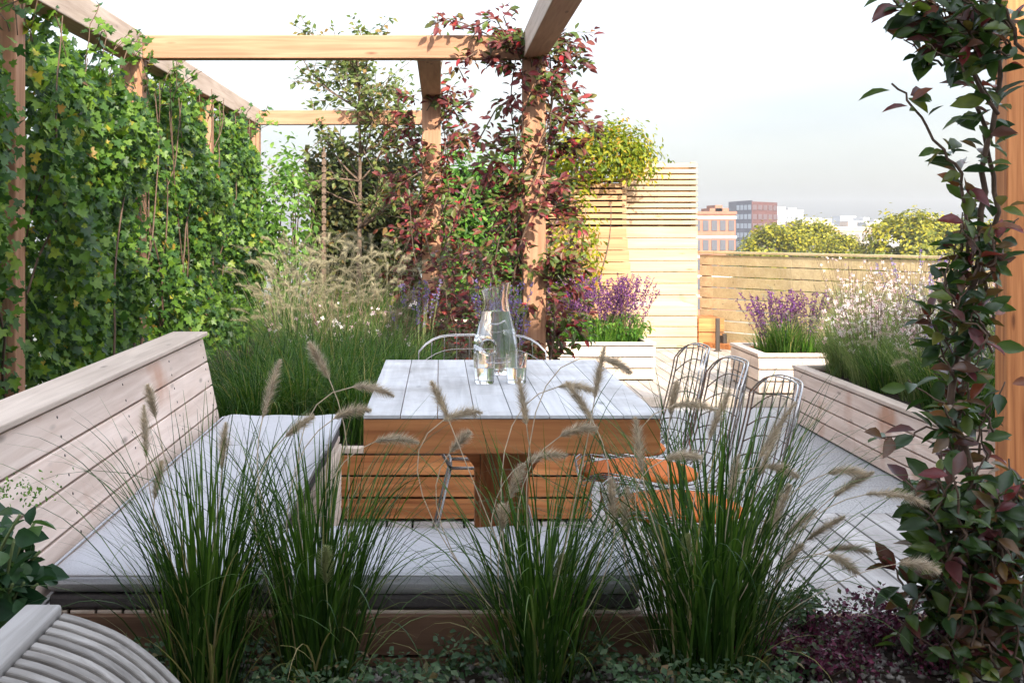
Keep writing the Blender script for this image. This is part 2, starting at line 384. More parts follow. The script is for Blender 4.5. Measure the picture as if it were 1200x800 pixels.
# sky darkened low over the horizon so it stays below white, with faint cloud
tcw = nt.nodes.new('ShaderNodeTexCoord'); sx = nt.nodes.new('ShaderNodeSeparateXYZ'); nt.links.new(tcw.outputs['Generated'], sx.inputs[0])
hz = ramp(nt, [(0, (.165, .165, .168)), (.05, (.185, .186, .19)), (.12, (.235, .237, .242)), (.22, (.46, .47, .49)), (.48, (1.05, 1.05, 1.05))], 'EASE'); nt.links.new(sx.outputs['Z'], hz.inputs[0])
cn = nt.nodes.new('ShaderNodeTexNoise'); cn.inputs['Scale'].default_value = 3.2; cn.inputs['Detail'].default_value = 5
cm = nt.nodes.new('ShaderNodeMapping'); cm.inputs['Scale'].default_value = (1, 1, 4.5); nt.links.new(tcw.outputs['Generated'], cm.inputs[0]); nt.links.new(cm.outputs[0], cn.inputs['Vector'])
cr = ramp(nt, [(.35, (.93, .94, .96)), (.65, (1.08, 1.07, 1.05))]); nt.links.new(cn.outputs['Fac'], cr.inputs[0])
sk1 = mixc(nt, 1.0, hs.outputs[0], hz.outputs[0], 'MULTIPLY'); sk2 = mixc(nt, 1.0, sk1, cr.outputs[0], 'MULTIPLY')
nt.links.new(sk2, bg.inputs[0]); bg.inputs[1].default_value = .15
sl = bpy.data.lights.new('sun', 'SUN'); so = bpy.data.objects.new('sun', sl); COL.objects.link(so)
sl.energy = 2.0; sl.angle = R(.6); sl.color = (1, .90, .75); so.rotation_euler = sd.to_track_quat('Z', 'Y').to_euler()
so.location = (8, -6, 9)
SC.view_settings.view_transform = 'Standard'; SC.view_settings.look = 'None'; SC.view_settings.gamma = 1
SC.view_settings.exposure = 2.45
SC.cycles.max_bounces = 24; SC.cycles.transmission_bounces = 24; SC.cycles.diffuse_bounces = 4; SC.cycles.glossy_bounces = 6; SC.cycles.transparent_max_bounces = 12; SC.cycles.use_denoising = True

# ------------------------------------------------------------------ setting: floors
mb = MB()
x = -2.6
while x < 5.4:
    mb.box(x, x + .0945, -1.9, 5.895, -.03, 0); x += .104
tag(mb.build('deck', M['deck_y'], bevel=.002), kind='structure')
mb = MB()
y = 5.9
while y < 9.3:
    x = -2.6
    while x < 5.4:
        mb.box(x, min(x + .595, 5.4), y, min(y + .595, 9.33), -.03, 0); x += .6
    y += .6
tag(mb.build('paving', M['granite'], bevel=.002), kind='structure')
mb = MB()
x = -2.6
while x < 7.0:
    mb.box(x, x + .098, 9.36, 17.0, .04, .07); x += .104
mb.box(-2.6, 7.0, 9.338, 9.356, 0, .068)
tag(mb.build('deck_platform', M['platform_y'], bevel=.002), kind='structure')
mb = MB(); mb.box(-3.0, 7.2, -2.0, 17.2, -18, -.034)
mb.box(-2.6, 7.0, 9.36, 17.0, -.03, .036)
tag(mb.build('terrace_ground', M['gap']), kind='structure')
mb = MB(); mb.add([(-3000, -500, -18.02), (3000, -500, -18.02), (3000, 5000, -18.02), (-3000, 5000, -18.02)], [(0, 1, 2, 3)])
tag(mb.build('ground', plain('city ground', (.13, .13, .11), .9, .2, noise=.4, nscale=.05)), kind='structure')
# unseen house wall, added behind the camera to shade the foreground
mb = MB(); mb.box(-14, 14, -2.6, -2.05, -18, 6.7)
tag(mb.build('shade_wall', plain('pale render', (.74, .72, .69), .9, .2, noise=.08, nscale=3)), kind='structure')

# ------------------------------------------------------------------ pergola
pg = thing('pergola', 'open cedar pergola of square posts and beams over the planted bed', 'pergola', (-1.75, 5.7, 0))
def part_box(nm, mat, root, *b, bevel=.006):
    return MB().box(*b).build(nm, mat, root, bevel=bevel)
Z0, Z1 = 2.15, 2.285
for y in (5.62, 8.0, 10.42, 13.2): part_box('post', M['pergola_z'], pg, -1.82, -1.69, y, y + .13, 0, Z0 - .002)
part_box('post', M['pergola_z'], pg, .475, .605, 8.0, 8.13, 0, Z0 - .002)
part_box('post', M['pergola_z'], pg, -.13, .01, 10.42, 10.55, 0, Z0 - .002)
part_box('post', M['pergola_z'], pg, -.13, .01, 13.2, 13.33, 0, Z0 - .002)
part_box('post', M['pergola_z'], pg, .475, .605, -1.6, -1.47, 0, Z0 - .002)
part_box('beam', M['pergola_y'], pg, -1.82, -1.69, 1.0, 13.34, Z0, Z1 + .015)
part_box('beam', M['pergola_x'], pg, -1.688, .473, 8.0, 8.12, Z0 + .003, Z1)
part_box('beam', M['pergola_x'], pg, -1.688, -.132, 13.2, 13.32, Z0 + .003, Z1)
part_box('beam', M['pergola_y'], pg, -.13, .01, 8.122, 13.34, Z0, Z1 - .004)
part_box('beam', M['pergola_y'], pg, .475, .605, -1.62, 8.13, Z0, Z1 + .015)
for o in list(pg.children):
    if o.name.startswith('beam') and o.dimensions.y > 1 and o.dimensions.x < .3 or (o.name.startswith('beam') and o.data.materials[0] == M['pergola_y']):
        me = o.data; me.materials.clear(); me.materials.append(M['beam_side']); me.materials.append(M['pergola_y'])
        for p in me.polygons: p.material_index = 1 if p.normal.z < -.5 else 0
ep = MB().box(2.33, 2.49, 5.78, 5.91, 0, 2.6).build('timber_post', M['cedar_z'], bevel=.006)
tag(ep, 'square timber post behind the bronze leaved climber at the end of the long planter', 'post')
tp = MB()
for k in range(25): tp.box(-1.05, -1.012, 12.55, 12.59, .25 + k * .065, .25 + k * .065 + .048)
tp.box(-1.04, -1.022, 12.56, 12.58, 0, 1.9)
tag(tp.build('trellis_post', M['bark'], bevel=.003), 'thin banded brown post among the shrubs under the far beam', 'post')

# ------------------------------------------------------------------ planters
def planter(name, label, x0, x1, y0, y1, z0, z1, rows, tone='pale', group=None, top=True):
    t = thing(name, label, 'planter', ((x0 + x1) / 2, (y0 + y1) / 2, z0), group)
    capt = .022 if top else 0; hh = (z1 - capt - z0 - .012) / rows; g = .009; th = .024
    for nm, mt, bx in (('side_panel', tone + '_x', lambda a, b: (x0, x1, y0, y0 + th, a, b)), ('side_panel', tone + '_x', lambda a, b: (x0, x1, y1 - th, y1, a, b)),
                       ('side_panel', tone + '_y', lambda a, b: (x0, x0 + th, y0 + th + .002, y1 - th - .002, a, b)), ('side_panel', tone + '_y', lambda a, b: (x1 - th, x1, y0 + th + .002, y1 - th - .002, a, b))):
        m = MB()
        for r in range(rows):
            a = z0 + .012 + r * hh; m.box(*bx(a, a + hh - g))
        m.build(nm, M[mt], t, bevel=.003)
    MB().box(x0 + th + .004, x1 - th - .004, y0 + th + .004, y1 - th - .004, z0 + .003, z1 - .06).build('liner', M['gap'], t)
    cw = .062; o = .006
    for ya, yb in ((y0 - o, y0 + cw), (y1 - cw, y1 + o)): MB().box(x0 - o, x1 + o, ya, yb, z1 - capt, z1).build('cap', M['pale_x'], t, bevel=.003)
    for xa, xb in ((x0 - o, x0 + cw), (x1 - cw, x1 + o)): MB().box(xa, xb, y0 + cw + .002, y1 - cw - .002, z1 - capt, z1).build('cap', M['pale_y'], t, bevel=.003)
    MB().box(x0 + th + .005, x1 - th - .005, y0 + th + .005, y1 - th - .005, z1 - .058, z1 - .035).build('soil', M['soil'], t)
    return t
planter('timber_planter', 'long pale planter of stacked boards full of white flowers', 2.16, 3.5, 6.0, 8.6, 0, .355, 4, 'bench')
planter('timber_planter', 'square pale planter on the raised deck beside the long planter', 2.14, 3.6, 9.44, 10.35, .07, .345, 3)
planter('timber_planter', 'small planter of purple salvia in front of the tall timber screen', .72, 1.58, 10.3, 11.1, .07, .35, 3)
# big bed behind the table
planter('planting_bed', 'low orange cedar planter wall behind the table holding the grasses', -2.2, .62, 5.72, 13.6, 0, .30, 3, 'cedar')

planter('ivy_trough', 'low orange cedar trough behind the bench back under the near end of the ivy', -2.2, -1.36, 3.9, 5.7, 0, .30, 3, 'cedar')

# ------------------------------------------------------------------ corner bench
bn = thing('corner_bench', 'built in corner bench of pale cedar boards with a leaning backrest', 'bench', (-.6, 4.2, 0))
ang = math.atan2(.075, .36)
Mx = Matrix.Translation((-.862, 0, .375)) @ Matrix.Rotation(-ang, 4, 'Y')
m = MB()
for k in range(4): m.box(-.028, 0, 2.66, 5.6, .012 + k * .095, .012 + k * .095 + .089, Mx)
br = m.build('backrest', M['bench_y'], bn, bevel=.003)
sc0 = None
for k in range(4):
    for y in (2.74, 3.45, 4.16, 4.87, 5.52):
        for dz in (.02, .068):
            p = Mx @ Vector((.0004, y + .004 * math.sin(k * 7 + y), .012 + k * .095 + dz))
            if sc0 is None: o = sc0 = MB().tube([(-.0012, 0, 0), (.0010, 0, 0)], .0036, 8).build('screw', M['darkmetal'], br)
            else: o = sc0.copy(); COL.objects.link(o); o.parent = br
            o.location = p; o.rotation_euler = (0, -ang, 0)
m = MB().box(-.06, -.031, 2.67, 5.59, .0, .385, Mx); m.build('backrest_liner', M['gap'], bn)
for y in (2.66, 5.572): MB().box(-.125, -.03, y, y + .028, 0, .386, Mx).build('end_board', M['pale_z'], bn, bevel=.003)
MB().box(-1.065, -.925, 2.64, 5.62, .763, .780).build('backrest_cap', M['pale_y'], bn, bevel=.004)
m = MB()
for k in range(8): m.box(-.862 + k * .059, -.862 + k * .059 + .053, 3.06, 5.6, .345, .366)
m.build('seat', M['pale_y'], bn, bevel=.002)
m = MB()
for k in range(8): m.box(-.386, .44, 3.06 + k * .055, 3.06 + k * .055 + .049, .345, .366)
m.build('seat', M['pale_x'], bn, bevel=.002)
m = MB()
for k in range(4): m.box(-.414, -.39, 3.52, 5.6, .006 + k * .084, .006 + k * .084 + .077)
m.build('base_panel', M['pale_y'], bn, bevel=.002)
m = MB()
for k in range(4): m.box(-.86, -.418, 5.576, 5.6, .006 + k * .084, .006 + k * .084 + .077)
m.build('base_panel', M['pale_x'], bn, bevel=.002)
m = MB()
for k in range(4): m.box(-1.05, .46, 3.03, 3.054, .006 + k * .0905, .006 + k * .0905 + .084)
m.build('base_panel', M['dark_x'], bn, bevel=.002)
m = MB()
for k in range(4): m.box(-.386, .46, 3.494, 3.518, .006 + k * .084, .006 + k * .084 + .077); m.box(.436, .46, 3.056, 3.492, .006 + k * .084, .006 + k * .084 + .077)
m.build('base_panel', M['pale_x'], bn, bevel=.002)
m = MB().box(-.84, -.42, 3.07, 5.57, .004, .342).box(-.415, .43, 3.07, 3.49, .004, .342)
m.build('base_liner', M['gap'], bn)
# cushions (rest on the bench)
def cushion(label, x0, x1, y0, y1, zb_, h):
    z0 = zb_ + .024; h = h - .018
    nx, ny = 22, 22; v = []; cxx, cyy = (x0 + x1) / 2, (y0 + y1) / 2; sx, sy = (x1 - x0) / 2, (y1 - y0) / 2
    m = MB()
    def edge(u):                              # rounded rectangular section
        return max(0, 1 - abs(u) ** 14)
    for top in (1, 0):
        vs = []
        for i in range(nx + 1):
            u = math.sin((i / nx - .5) * math.pi)
            for j in range(ny + 1):
                w_ = math.sin((j / ny - .5) * math.pi)
                e = min(edge(u), edge(w_)) ** .5
                cr = min(1, (1 - max(abs(u), abs(w_))) * 9)
                z = z0 + h / 2 + (h / 2) * e * (1 if top else -1) * (.92 + .08 * cr)
                if top: z += .0035 * (math.sin(7 * u + 3 * w_ + x0 * 9) + .6 * math.sin(13 * w_ - 5 * u + y0 * 4)) * cr
                pin = 1 - .012 * (1 - abs(u)) * (abs(w_) > .99)
                vs.append((cxx + sx * u, cyy + sy * w_, z))
        fs = []
        for i in range(nx):
            for j in range(ny):
                a = i * (ny + 1) + j; q = (a, a + ny + 1, a + ny + 2, a + 1); fs.append(q if top else q[::-1])
        m.add(vs, fs)
    o = thing('seat_cushion', label, 'cushion', (cxx, cyy, zb_), 'grey cushions on the corner bench')
    MB().box(x0 + .006, x1 - .006, y0 + .008, y1 - .006, zb_, z0 + .008).build('shadow_pad', M['cushion_shadow'], o, bevel=.008)  # dark layer drawn where the shadow gap below the cover falls
    m.build('cover', M['cushion'], o, True)
    rim = []
    z = z0 + h * .78; ins = .003
    for (a, b) in ((x0 - ins, y0 - ins), (x1 + ins, y0 - ins), (x1 + ins, y1 + ins), (x0 - ins, y1 + ins), (x0 - ins, y0 - ins)): rim.append((a, b, z))
    rr = []
    for k in range(4):
        a, b = Vector(rim[k]), Vector(rim[k + 1]); d = (b - a).normalized() * .02
        rr += [a + d, b - d]
    rr.append(rr[0]); MB().tube(rr, .0035, 5).build('piping', M['cushion'], o, True)
    return o
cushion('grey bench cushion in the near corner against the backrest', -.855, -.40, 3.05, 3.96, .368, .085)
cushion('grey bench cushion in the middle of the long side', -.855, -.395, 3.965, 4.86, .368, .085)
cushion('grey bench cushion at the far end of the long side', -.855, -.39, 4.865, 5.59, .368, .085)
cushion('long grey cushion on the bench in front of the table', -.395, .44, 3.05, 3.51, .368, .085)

# ------------------------------------------------------------------ table
tb = thing('dining_table', 'chunky cedar dining table with whitewashed plank top on pedestals', 'table', (.177, 4.14, 0))
X0, X1, Y0, Y1 = -.186, .54, 3.43, 4.85
m = MB(); nb = 8; wd = (X1 - X0) / nb
for k in range(nb):
    cut = Y0 + (Y1 - Y0) * [.38, 1, .62, .3, .55, 1, .42, .7][k]
    m.box(X0 + k * wd + .001, X0 + (k + 1) * wd - .001, Y0, min(cut, Y1) - (.001 if cut < Y1 - .01 else 0), .731, .74)
    if cut < Y1 - .01: m.box(X0 + k * wd + .001, X0 + (k + 1) * wd - .001, cut + .001, Y1, .731, .74)
m.build('tabletop', M['table_y'], tb, bevel=.0012)
for ya in (Y0 + .002, Y1 - .042): MB().box(X0 + .001, X1 - .001, ya, ya + .04, .645, .7295).build('apron', M['cedar_x'], tb, bevel=.003)
for xa in (X0 + .001, X1 - .041): MB().box(xa, xa + .04, Y0 + .044, Y1 - .044, .645, .7295).build('apron', M['cedar_y'], tb, bevel=.003)
MB().box(X0 + .043, X1 - .043, Y0 + .046, Y1 - .046, .66, .729).build('underframe', M['cedar_y'], tb)
for yy in (3.82, 4.42):
    MB().box(.112, .242, yy, yy + .13, 0, .643).build('pedestal', M['cedar_z'], tb, bevel=.004)
    for s_ in (-1, 1):
        e = .177 + s_ * .0665
        poly = [(e, .515), (e, .643), (e + s_ * .10, .643), (e + s_ * .048, .588), (e + s_ * .02, .552)]
        MB().prism(poly if s_ < 0 else poly[::-1], 1, yy + .01, yy + .12).build('bracket', M['cedar_x'], tb, bevel=.002)

# ------------------------------------------------------------------ carafe and glasses
def boolean_cut(obj, cutter_mb):
    me = bpy.data.meshes.new('cut'); me.from_pydata(cutter_mb.v, [], cutter_mb.f); me.update()
    cu = bpy.data.objects.new('cut', me); COL.objects.link(cu)
    md = obj.modifiers.new('b', 'BOOLEAN'); md.operation = 'DIFFERENCE'; md.object = cu; md.solver = 'EXACT'
    dg = bpy.context.evaluated_depsgraph_get(); new = bpy.data.meshes.new_from_object(obj.evaluated_get(dg))
    obj.modifiers.clear(); old = obj.data; obj.data = new
    bpy.data.objects.remove(cu); bpy.data.meshes.remove(old); bpy.data.meshes.remove(me)
    new.polygons.foreach_set('use_smooth', [True] * len(new.polygons)); new.set_sharp_from_angle(angle=R(42))
TZ = .7405
jx, jy = .175, 4.39
def warp(v):
    t = max(0, (v.z - .20) / .075)
    return Vector((v.x, v.y * (.72 if v.z < .15 else .72 + .28 * min(1, (v.z - .15) / .06)), v.z + .30 * v.x * min(t, 1) ** 1.0))
outer = [(.0, 0), (.058, 0), (.064, .006), (.069, .05), (.069, .08), (.066, .11), (.058, .145), (.048, .18), (.0415, .205), (.039, .225), (.041, .245), (.048, .272)]
inner = [(.0445, .2725), (.038, .246), (.036, .225), (.0385, .205), (.045, .18), (.055, .145), (.063, .11), (.066, .08), (.066, .05), (.061, .016), (.0, .014)]
cf = thing('water_carafe', 'clear glass carafe of water with a pierced belly and slanted lip', 'carafe', (jx, jy, TZ))
g = MB().lathe(outer + inner, (jx, jy, TZ), 40, warp).build('vessel', M['glass'], cf, 2)
wp = [(.0, .0130), (.0612, .0155), (.0668, .05), (.0668, .08), (.0638, .11), (.0558, .145), (.0458, .18), (.0415, .195), (.0, .195)]
wt = MB().lathe(wp, (jx, jy, TZ), 40, warp).build('water', M['water'], cf, 2)
hc = (jx - .022, jy, TZ + .088)
def cyl(c, r):
    q = MB(); q.tube([(c[0], c[1] - .2, c[2]), (c[0], c[1] + .2, c[2])], r, 28); return q
boolean_cut(g, cyl(hc, .020)); boolean_cut(wt, cyl(hc, .0245))
MB().lathe([(.0202, -.049), (.0202, .049), (.0238, .047), (.0238, -.047), (.0202, -.049)], (0, 0, 0), 28, lambda v: Vector((v.x + hc[0], v.z + hc[1], v.y + hc[2])), False).build('belly_ring', M['glass'], cf, 2)
for (gx, gy, lab) in ((.131, 4.12, 'clear glass tumbler in front of the carafe foot'), (.226, 4.13, 'clear glass tumbler to the right of the carafe')):
    gl = thing('glass_tumbler', lab, 'glass', (gx, gy, TZ), 'tumblers by the carafe')
    MB().lathe([(0, 0), (.0265, 0), (.0285, .004), (.032, .086), (.0302, .086), (.027, .012), (0, .010)], (gx, gy, TZ), 32).build('tumbler', M['glass'], gl, 2)
    MB().lathe([(0, .0092), (.0277, .0115), (.0298, .046), (0, .046)], (gx, gy, TZ), 32).build('water', M['water'], gl, 2)

# ------------------------------------------------------------------ wire chairs
def make_chair(label):
    t = thing('wire_chair', label, 'chair', (0, 0, 0), 'wire chairs round the table')
    # faces +Y : profile from the seat front to the rim of the back
    prof = [(.24, .425), (.20, .442), (.13, .432), (.04, .412), (-.06, .402), (-.135, .415), (-.18, .455), (-.205, .52), (-.225, .60), (-.245, .69), (-.262, .79)]
    P = [Vector((0, a, b)) for a, b in prof]
    def prof_at(v):
        k = v * (len(P) - 1); i = min(int(k), len(P) - 2); f = k - i
        p0, p1, p2, p3 = P[max(i - 1, 0)], P[i], P[i + 1], P[min(i + 2, len(P) - 1)]
        return .5 * ((2 * p1) + (p2 - p0) * f + (2 * p0 - 5 * p1 + 4 * p2 - p3) * f * f + (3 * p1 - p0 - 3 * p2 + p3) * f ** 3)
    def halfw(v):
        if v < .5: return .262 - .03 * (1 - v / .5) - (.03 * max(0, 1 - v / .08))
        u = (v - .5) / .5; return .255 - .02 * u
    def surf(u, v):
        # rounded upper corners of the back
        cut = .062 * max(0, (abs(u) - .35) / .65) ** 2.6
        vv = v * (1 - cut) if v > .55 else v
        vv = v - cut * max(0, (v - .5) / .5)
        p = prof_at(vv); wv = halfw(vv); dish = .045 * u * u
        if v < .55: q = Vector((u * wv, p.y, p.z + dish * .9))
        else: q = Vector((u * wv, p.y + dish * 1.1, p.z))
        return q
    m = MB(); nu, nv = 10, 17; rw = .0021
    for i in range(1, nu):
        u = -1 + 2 * i / nu; m.tube([surf(u, v / 36) for v in range(37)], rw, 4)
    for j in range(1, nv):
        v = j / nv; m.tube([surf(-1 + 2 * k / 16, v) for k in range(17)], rw, 4)
    m.build('mesh_shell', M['wire'], t, True)
    rim = [surf(-1, v / 30) for v in range(31)] + [surf(-1 + 2 * k / 18, 1) for k in range(1, 19)] + [surf(1, 1 - v / 30) for v in range(1, 31)] + [surf(1 - 2 * k / 18, 0) for k in range(1, 19)]
    m = MB().tube(rim, .0027, 6)
    m.tube([p + Vector((0, .012 if p.z > .5 else 0, -.013 if p.z < .5 else -.004)) * 1.0 for p in rim], .0027, 6)
    m.build('rim', M['chrome'], t, True)
    m = MB(); zb = .345
    for s_ in (-1, 1):
        m.tube([(s_ * .17, .15, .437), (s_ * .12, .10, zb), (s_ * .12, -.10, zb), (s_ * .17, -.14, .44)], .006, 6)
    for yy in (.10, -.10): m.tube([(-.12, yy, zb), (.12, yy, zb)], .006, 6)
    m.build('under_frame', M['wire'], t, True)
    for sx in (-1, 1):
        for sy in (-1, 1):
            MB().tube([(sx * .12, sy * .10, zb), (sx * .20, sy * .185, .008), (sx * .205, sy * .19, .0)], .0048, 6).build('leg', M['wire'], t, True)
    return t
def pad(label, loc, rz):
    m = MB(); prof = [(0, -.004), (.14, 0), (.185, .006), (.192, .014), (.186, .024), (.14, .032), (0, .034)]
    m.lathe(prof, (0, 0, 0), 36, lambda v: Vector((v.x, v.y * (1.0 - .12 * (v.y < 0)), v.z + .55 * v.x * v.x + .3 * v.y * v.y)))
    o = m.build('seat_pad', M['orange'], None, True); o.location = loc; o.rotation_euler = (0, 0, rz)
    return tag(o, label, 'seat pad', 'orange seat pads on the wire chairs')
ch0 = make_chair('wire chair at the far end of the table, behind the carafe')
ch0.location = (.16, 5.08, 0); ch0.rotation_euler = (0, 0, math.pi)
for xc, yc, lab in ((.695, 3.78, 'wire chair nearest the front bench on the right side of the table'), (.675, 4.33, 'middle wire chair of the row on the right side of the table'), (.655, 4.83, 'wire chair farthest from the front bench on the right side of the table')):
    copy_tree(ch0, (xc, yc, 0), R(90), 1, lab)
    pad('orange round seat pad on the ' + lab.split(' on ')[0].replace(' nearest the front bench', ' nearest the bench').replace(' farthest from the front bench', ' farthest from the bench'), (xc - .05, yc, .416), R(90))

# ------------------------------------------------------------------ slatted stool in the near left corner
st = thing('slatted_stool', 'curved grey slatted wooden seat in the near left corner', 'seat', (-.5, 2.0, .265))
sp = [(-.655, .588), (-.60, .585), (-.56, .574), (-.50, .548), (-.44, .502), (-.385, .44), (-.35, .37), (-.335, .32), (-.325, .266)]
def spline(P, k=5):
    out = []
    for i in range(len(P) - 1):
        p0, p1, p2, p3 = P[max(i - 1, 0)], P[i], P[i + 1], P[min(i + 2, len(P) - 1)]
        for j in range(k):
            f = j / k; out.append(tuple(.5 * (2 * b_ + (c_ - a_) * f + (2 * a_ - 5 * b_ + 4 * c_ - d_) * f * f + (3 * b_ - a_ - 3 * c_ + d_) * f ** 3) for a_, b_, c_, d_ in zip(p0, p1, p2, p3)))
    return out + [P[-1]]
sp = [sp[0]] + spline(sp[1:], 4)
ny = 13
for_s = MB()
for k in range(ny):
    y0 = 2.245 - k * .039
    for i in range(len(sp) - 1):
        pass
    top = [(a, b) for a, b in sp[1:]]; bot = []
    for i, (a, b) in enumerate(top):
        q0 = top[max(i - 1, 0)]; q1 = top[min(i + 1, len(top) - 1)]
        tx, tz = q1[0] - q0[0], q1[1] - q0[1]; l = math.hypot(tx, tz); bot.append((a + tz / l * .018, b - tx / l * .018))
    for_s.prism(top + bot[::-1], 1, y0 - .024, y0)
for_s.build('slat_top', M['teak_x'], st, bevel=.003)
MB().box(-.665, -.606, 1.73, 2.262, .568, .594).build('end_rail', M['teak_y'], st, bevel=.005)
for y in (1.76, 2.2): MB().box(-.66, -.625, y, y + .035, .266, .567).build('leg', M['teak_y'], st, bevel=.004)

# ------------------------------------------------------------------ near bed
m = MB().box(-1.9, 2.3, 1.3, 3.0, -.0, .265).box(.49, 2.3, 3.002, 3.34, 0, .263)
tag(m.build('garden_bed_soil', M['soil']), kind='structure')
m = MB().box(.475, 2.3, 3.342, 3.37, .002, .275).box(.462, .488, 3.0, 3.34, .002, .275)
tag(m.build('bed_edging', M['dark_x'], bevel=.003), 'low dark timber edging between the flower bed and the deck', 'edging')
n = 6500
pos = np.stack([rng.uniform(-1.2, 2.2, n), rng.uniform(2.6, 3.33, n), np.full(n, .268)], 1)
keep = ~((pos[:, 0] < .5) & (pos[:, 1] > 2.99)); pos = pos[keep]; n = len(pos)
octv = np.array([(1, 0, 0), (-1, 0, 0), (0, 1, 0), (0, -1, 0), (0, 0, .7), (0, 0, -.7)]) * 1.0
octf = np.array([(0, 2, 4), (2, 1, 4), (1, 3, 4), (3, 0, 4), (2, 0, 5), (1, 2, 5), (3, 1, 5), (0, 3, 5)])
gm = leaves_mesh('gravel', (octv, octf), pos, rv(n), rv(n, .4) + np.array([0, 0, 1]), rng.uniform(.004, .012, n))
tag(link('gravel', gm, plain('pale gravel', (.34, .31, .28), .85, .3, noise=.6, nscale=70), smooth=False), kind='stuff')

def scatter_leaves(name, root, mat, tm, pos, out, size, up=.5, rnd=.6, droop=.6, smooth=True):
    pos = np.asarray(pos, float); n = len(pos)
    nor = np.asarray(out, float) + np.array([0, 0, up]) + rv(n, rnd)
    d = np.asarray(out, float) * .5 + rv(n, .7) + np.array([0, 0, -droop])
    return link(name, leaves_mesh(name, tm, pos, d, nor, size), mat, root, smooth)

# ground cover carpet and sedums
n = 5200
pos = np.stack([rng.uniform(-1.0, .75, n), rng.uniform(2.62, 3.0, n), rng.uniform(.275, .345, n)], 1)
pos[:, 2] -= .06 * (np.sin(pos[:, 0] * 9) * np.sin(pos[:, 1] * 11) < -.1)
gc = scatter_leaves('ground_cover', None, M['cover'], T_SMALL, pos, np.tile([0, -.2, .6], (n, 1)), rng.uniform(.012, .026, n))
tag(gc, kind='stuff')
def sedum(label, px, Y, r, h, mat='sedum'):
    c = at(px, 0, Y); c.z = .262
    t = thing('sedum_plant', label, 'sedum', c, 'low sedum plants along the bed edge')
    n = int(1700 * (r / .12) ** 2); nc = 26
    cc = np.stack([rng.normal(0, r * .5, nc), rng.normal(0, r * .5, nc), rng.uniform(.45, 1, nc) * h], 1)
    k = rng.integers(0, nc, n); p = cc[k] + rv(n, 1) * np.array([.018, .018, .014])
    out = (p - cc[k]) * 20
    scatter_leaves('foliage', t, M[mat], T_SMALL, p + np.array(c), out, rng.uniform(.009, .018, n), .6, .5, .0)
    m = MB()
    for q in cc[:8]: m.tube([Vector(c) + Vector((q[0] * .3, q[1] * .3, 0)), Vector(c) + Vector(q)], .003, 4)
    m.build('stem', M['vinestem'], t)
for a in (('purple sedum with a tall head beside the climber foot', 1035, 3.16, .10, .08), ('purple sedum mound between the grass and the climber', 975, 3.1, .10, .07), ('dark magenta sedum low at the front edge of the bed', 960, 2.95, .09, .055),
          ('green tinged sedum at the right foot of the fountain grass', 905, 3.2, .11, .11, 'cover'), ('small magenta sedum under the last fountain grass', 890, 2.98, .08, .07), ('purple sedum beneath the dark climber leaves', 1090, 3.0, .09, .06)):
    sedum(*a)

# ------------------------------------------------------------------ foreground fountain grass
clumps = [(243, 2.86, 'fountain grass clump leftmost in front of the bench cushion'), (372, 2.88, 'fountain grass clump in front of the bench corner'),
          (632, 2.90, 'fountain grass clump in front of the table pedestal'), (832, 2.92, 'large fountain grass clump in front of the wire chairs')]
heads = [(170, 505, 60, -5), (185, 562, 45, 8), (262, 522, 55, 5), (317, 455, 70, 14), (375, 422, 50, -25), (350, 498, 40, 50), (382, 662, 48, 0, 'g'), (178, 470, 40, -12),
         (438, 451, 50, 85), (411, 479, 45, 60), (464, 510, 52, 72), (517, 470, 52, -22), (540, 481, 48, 62), (613, 470, 55, -8), (538, 517, 34, 40), (638, 530, 50, 62),
         (702, 436, 62, 9), (724, 423, 40, 100), (676, 449, 45, 80), (681, 470, 55, -30), (676, 500, 45, 60), (749, 521, 65, -5), (589, 606, 30, 0), (604, 564, 44, 20),
         (655, 668, 38, 10, 'g'), (660, 690, 30, 0, 'g'), (718, 585, 50, -5), (789, 466, 40, 10), (812, 470, 50, 75), (800, 530, 44, 70), (842, 484, 62, 22), (909, 503, 78, 28), (900, 530, 60, 20), (916, 546, 44, 90),
         (992, 548, 46, 74), (999, 565, 54, 52), (1052, 574, 74, 80), (914, 594, 58, 18), (935, 613, 52, 42), (966, 617, 52, 48), (995, 638, 50, 72), (990, 655, 44, 105), (1078, 657, 50, 84), (925, 653, 46, 40),
         (840, 678, 30, 80, 'g'), (842, 715, 52, 100, 'g'), (807, 646, 40, 0, 'g'), (878, 691, 40, 20, 'g'), (733, 600, 60, 4), (860, 560, 55, 12)]
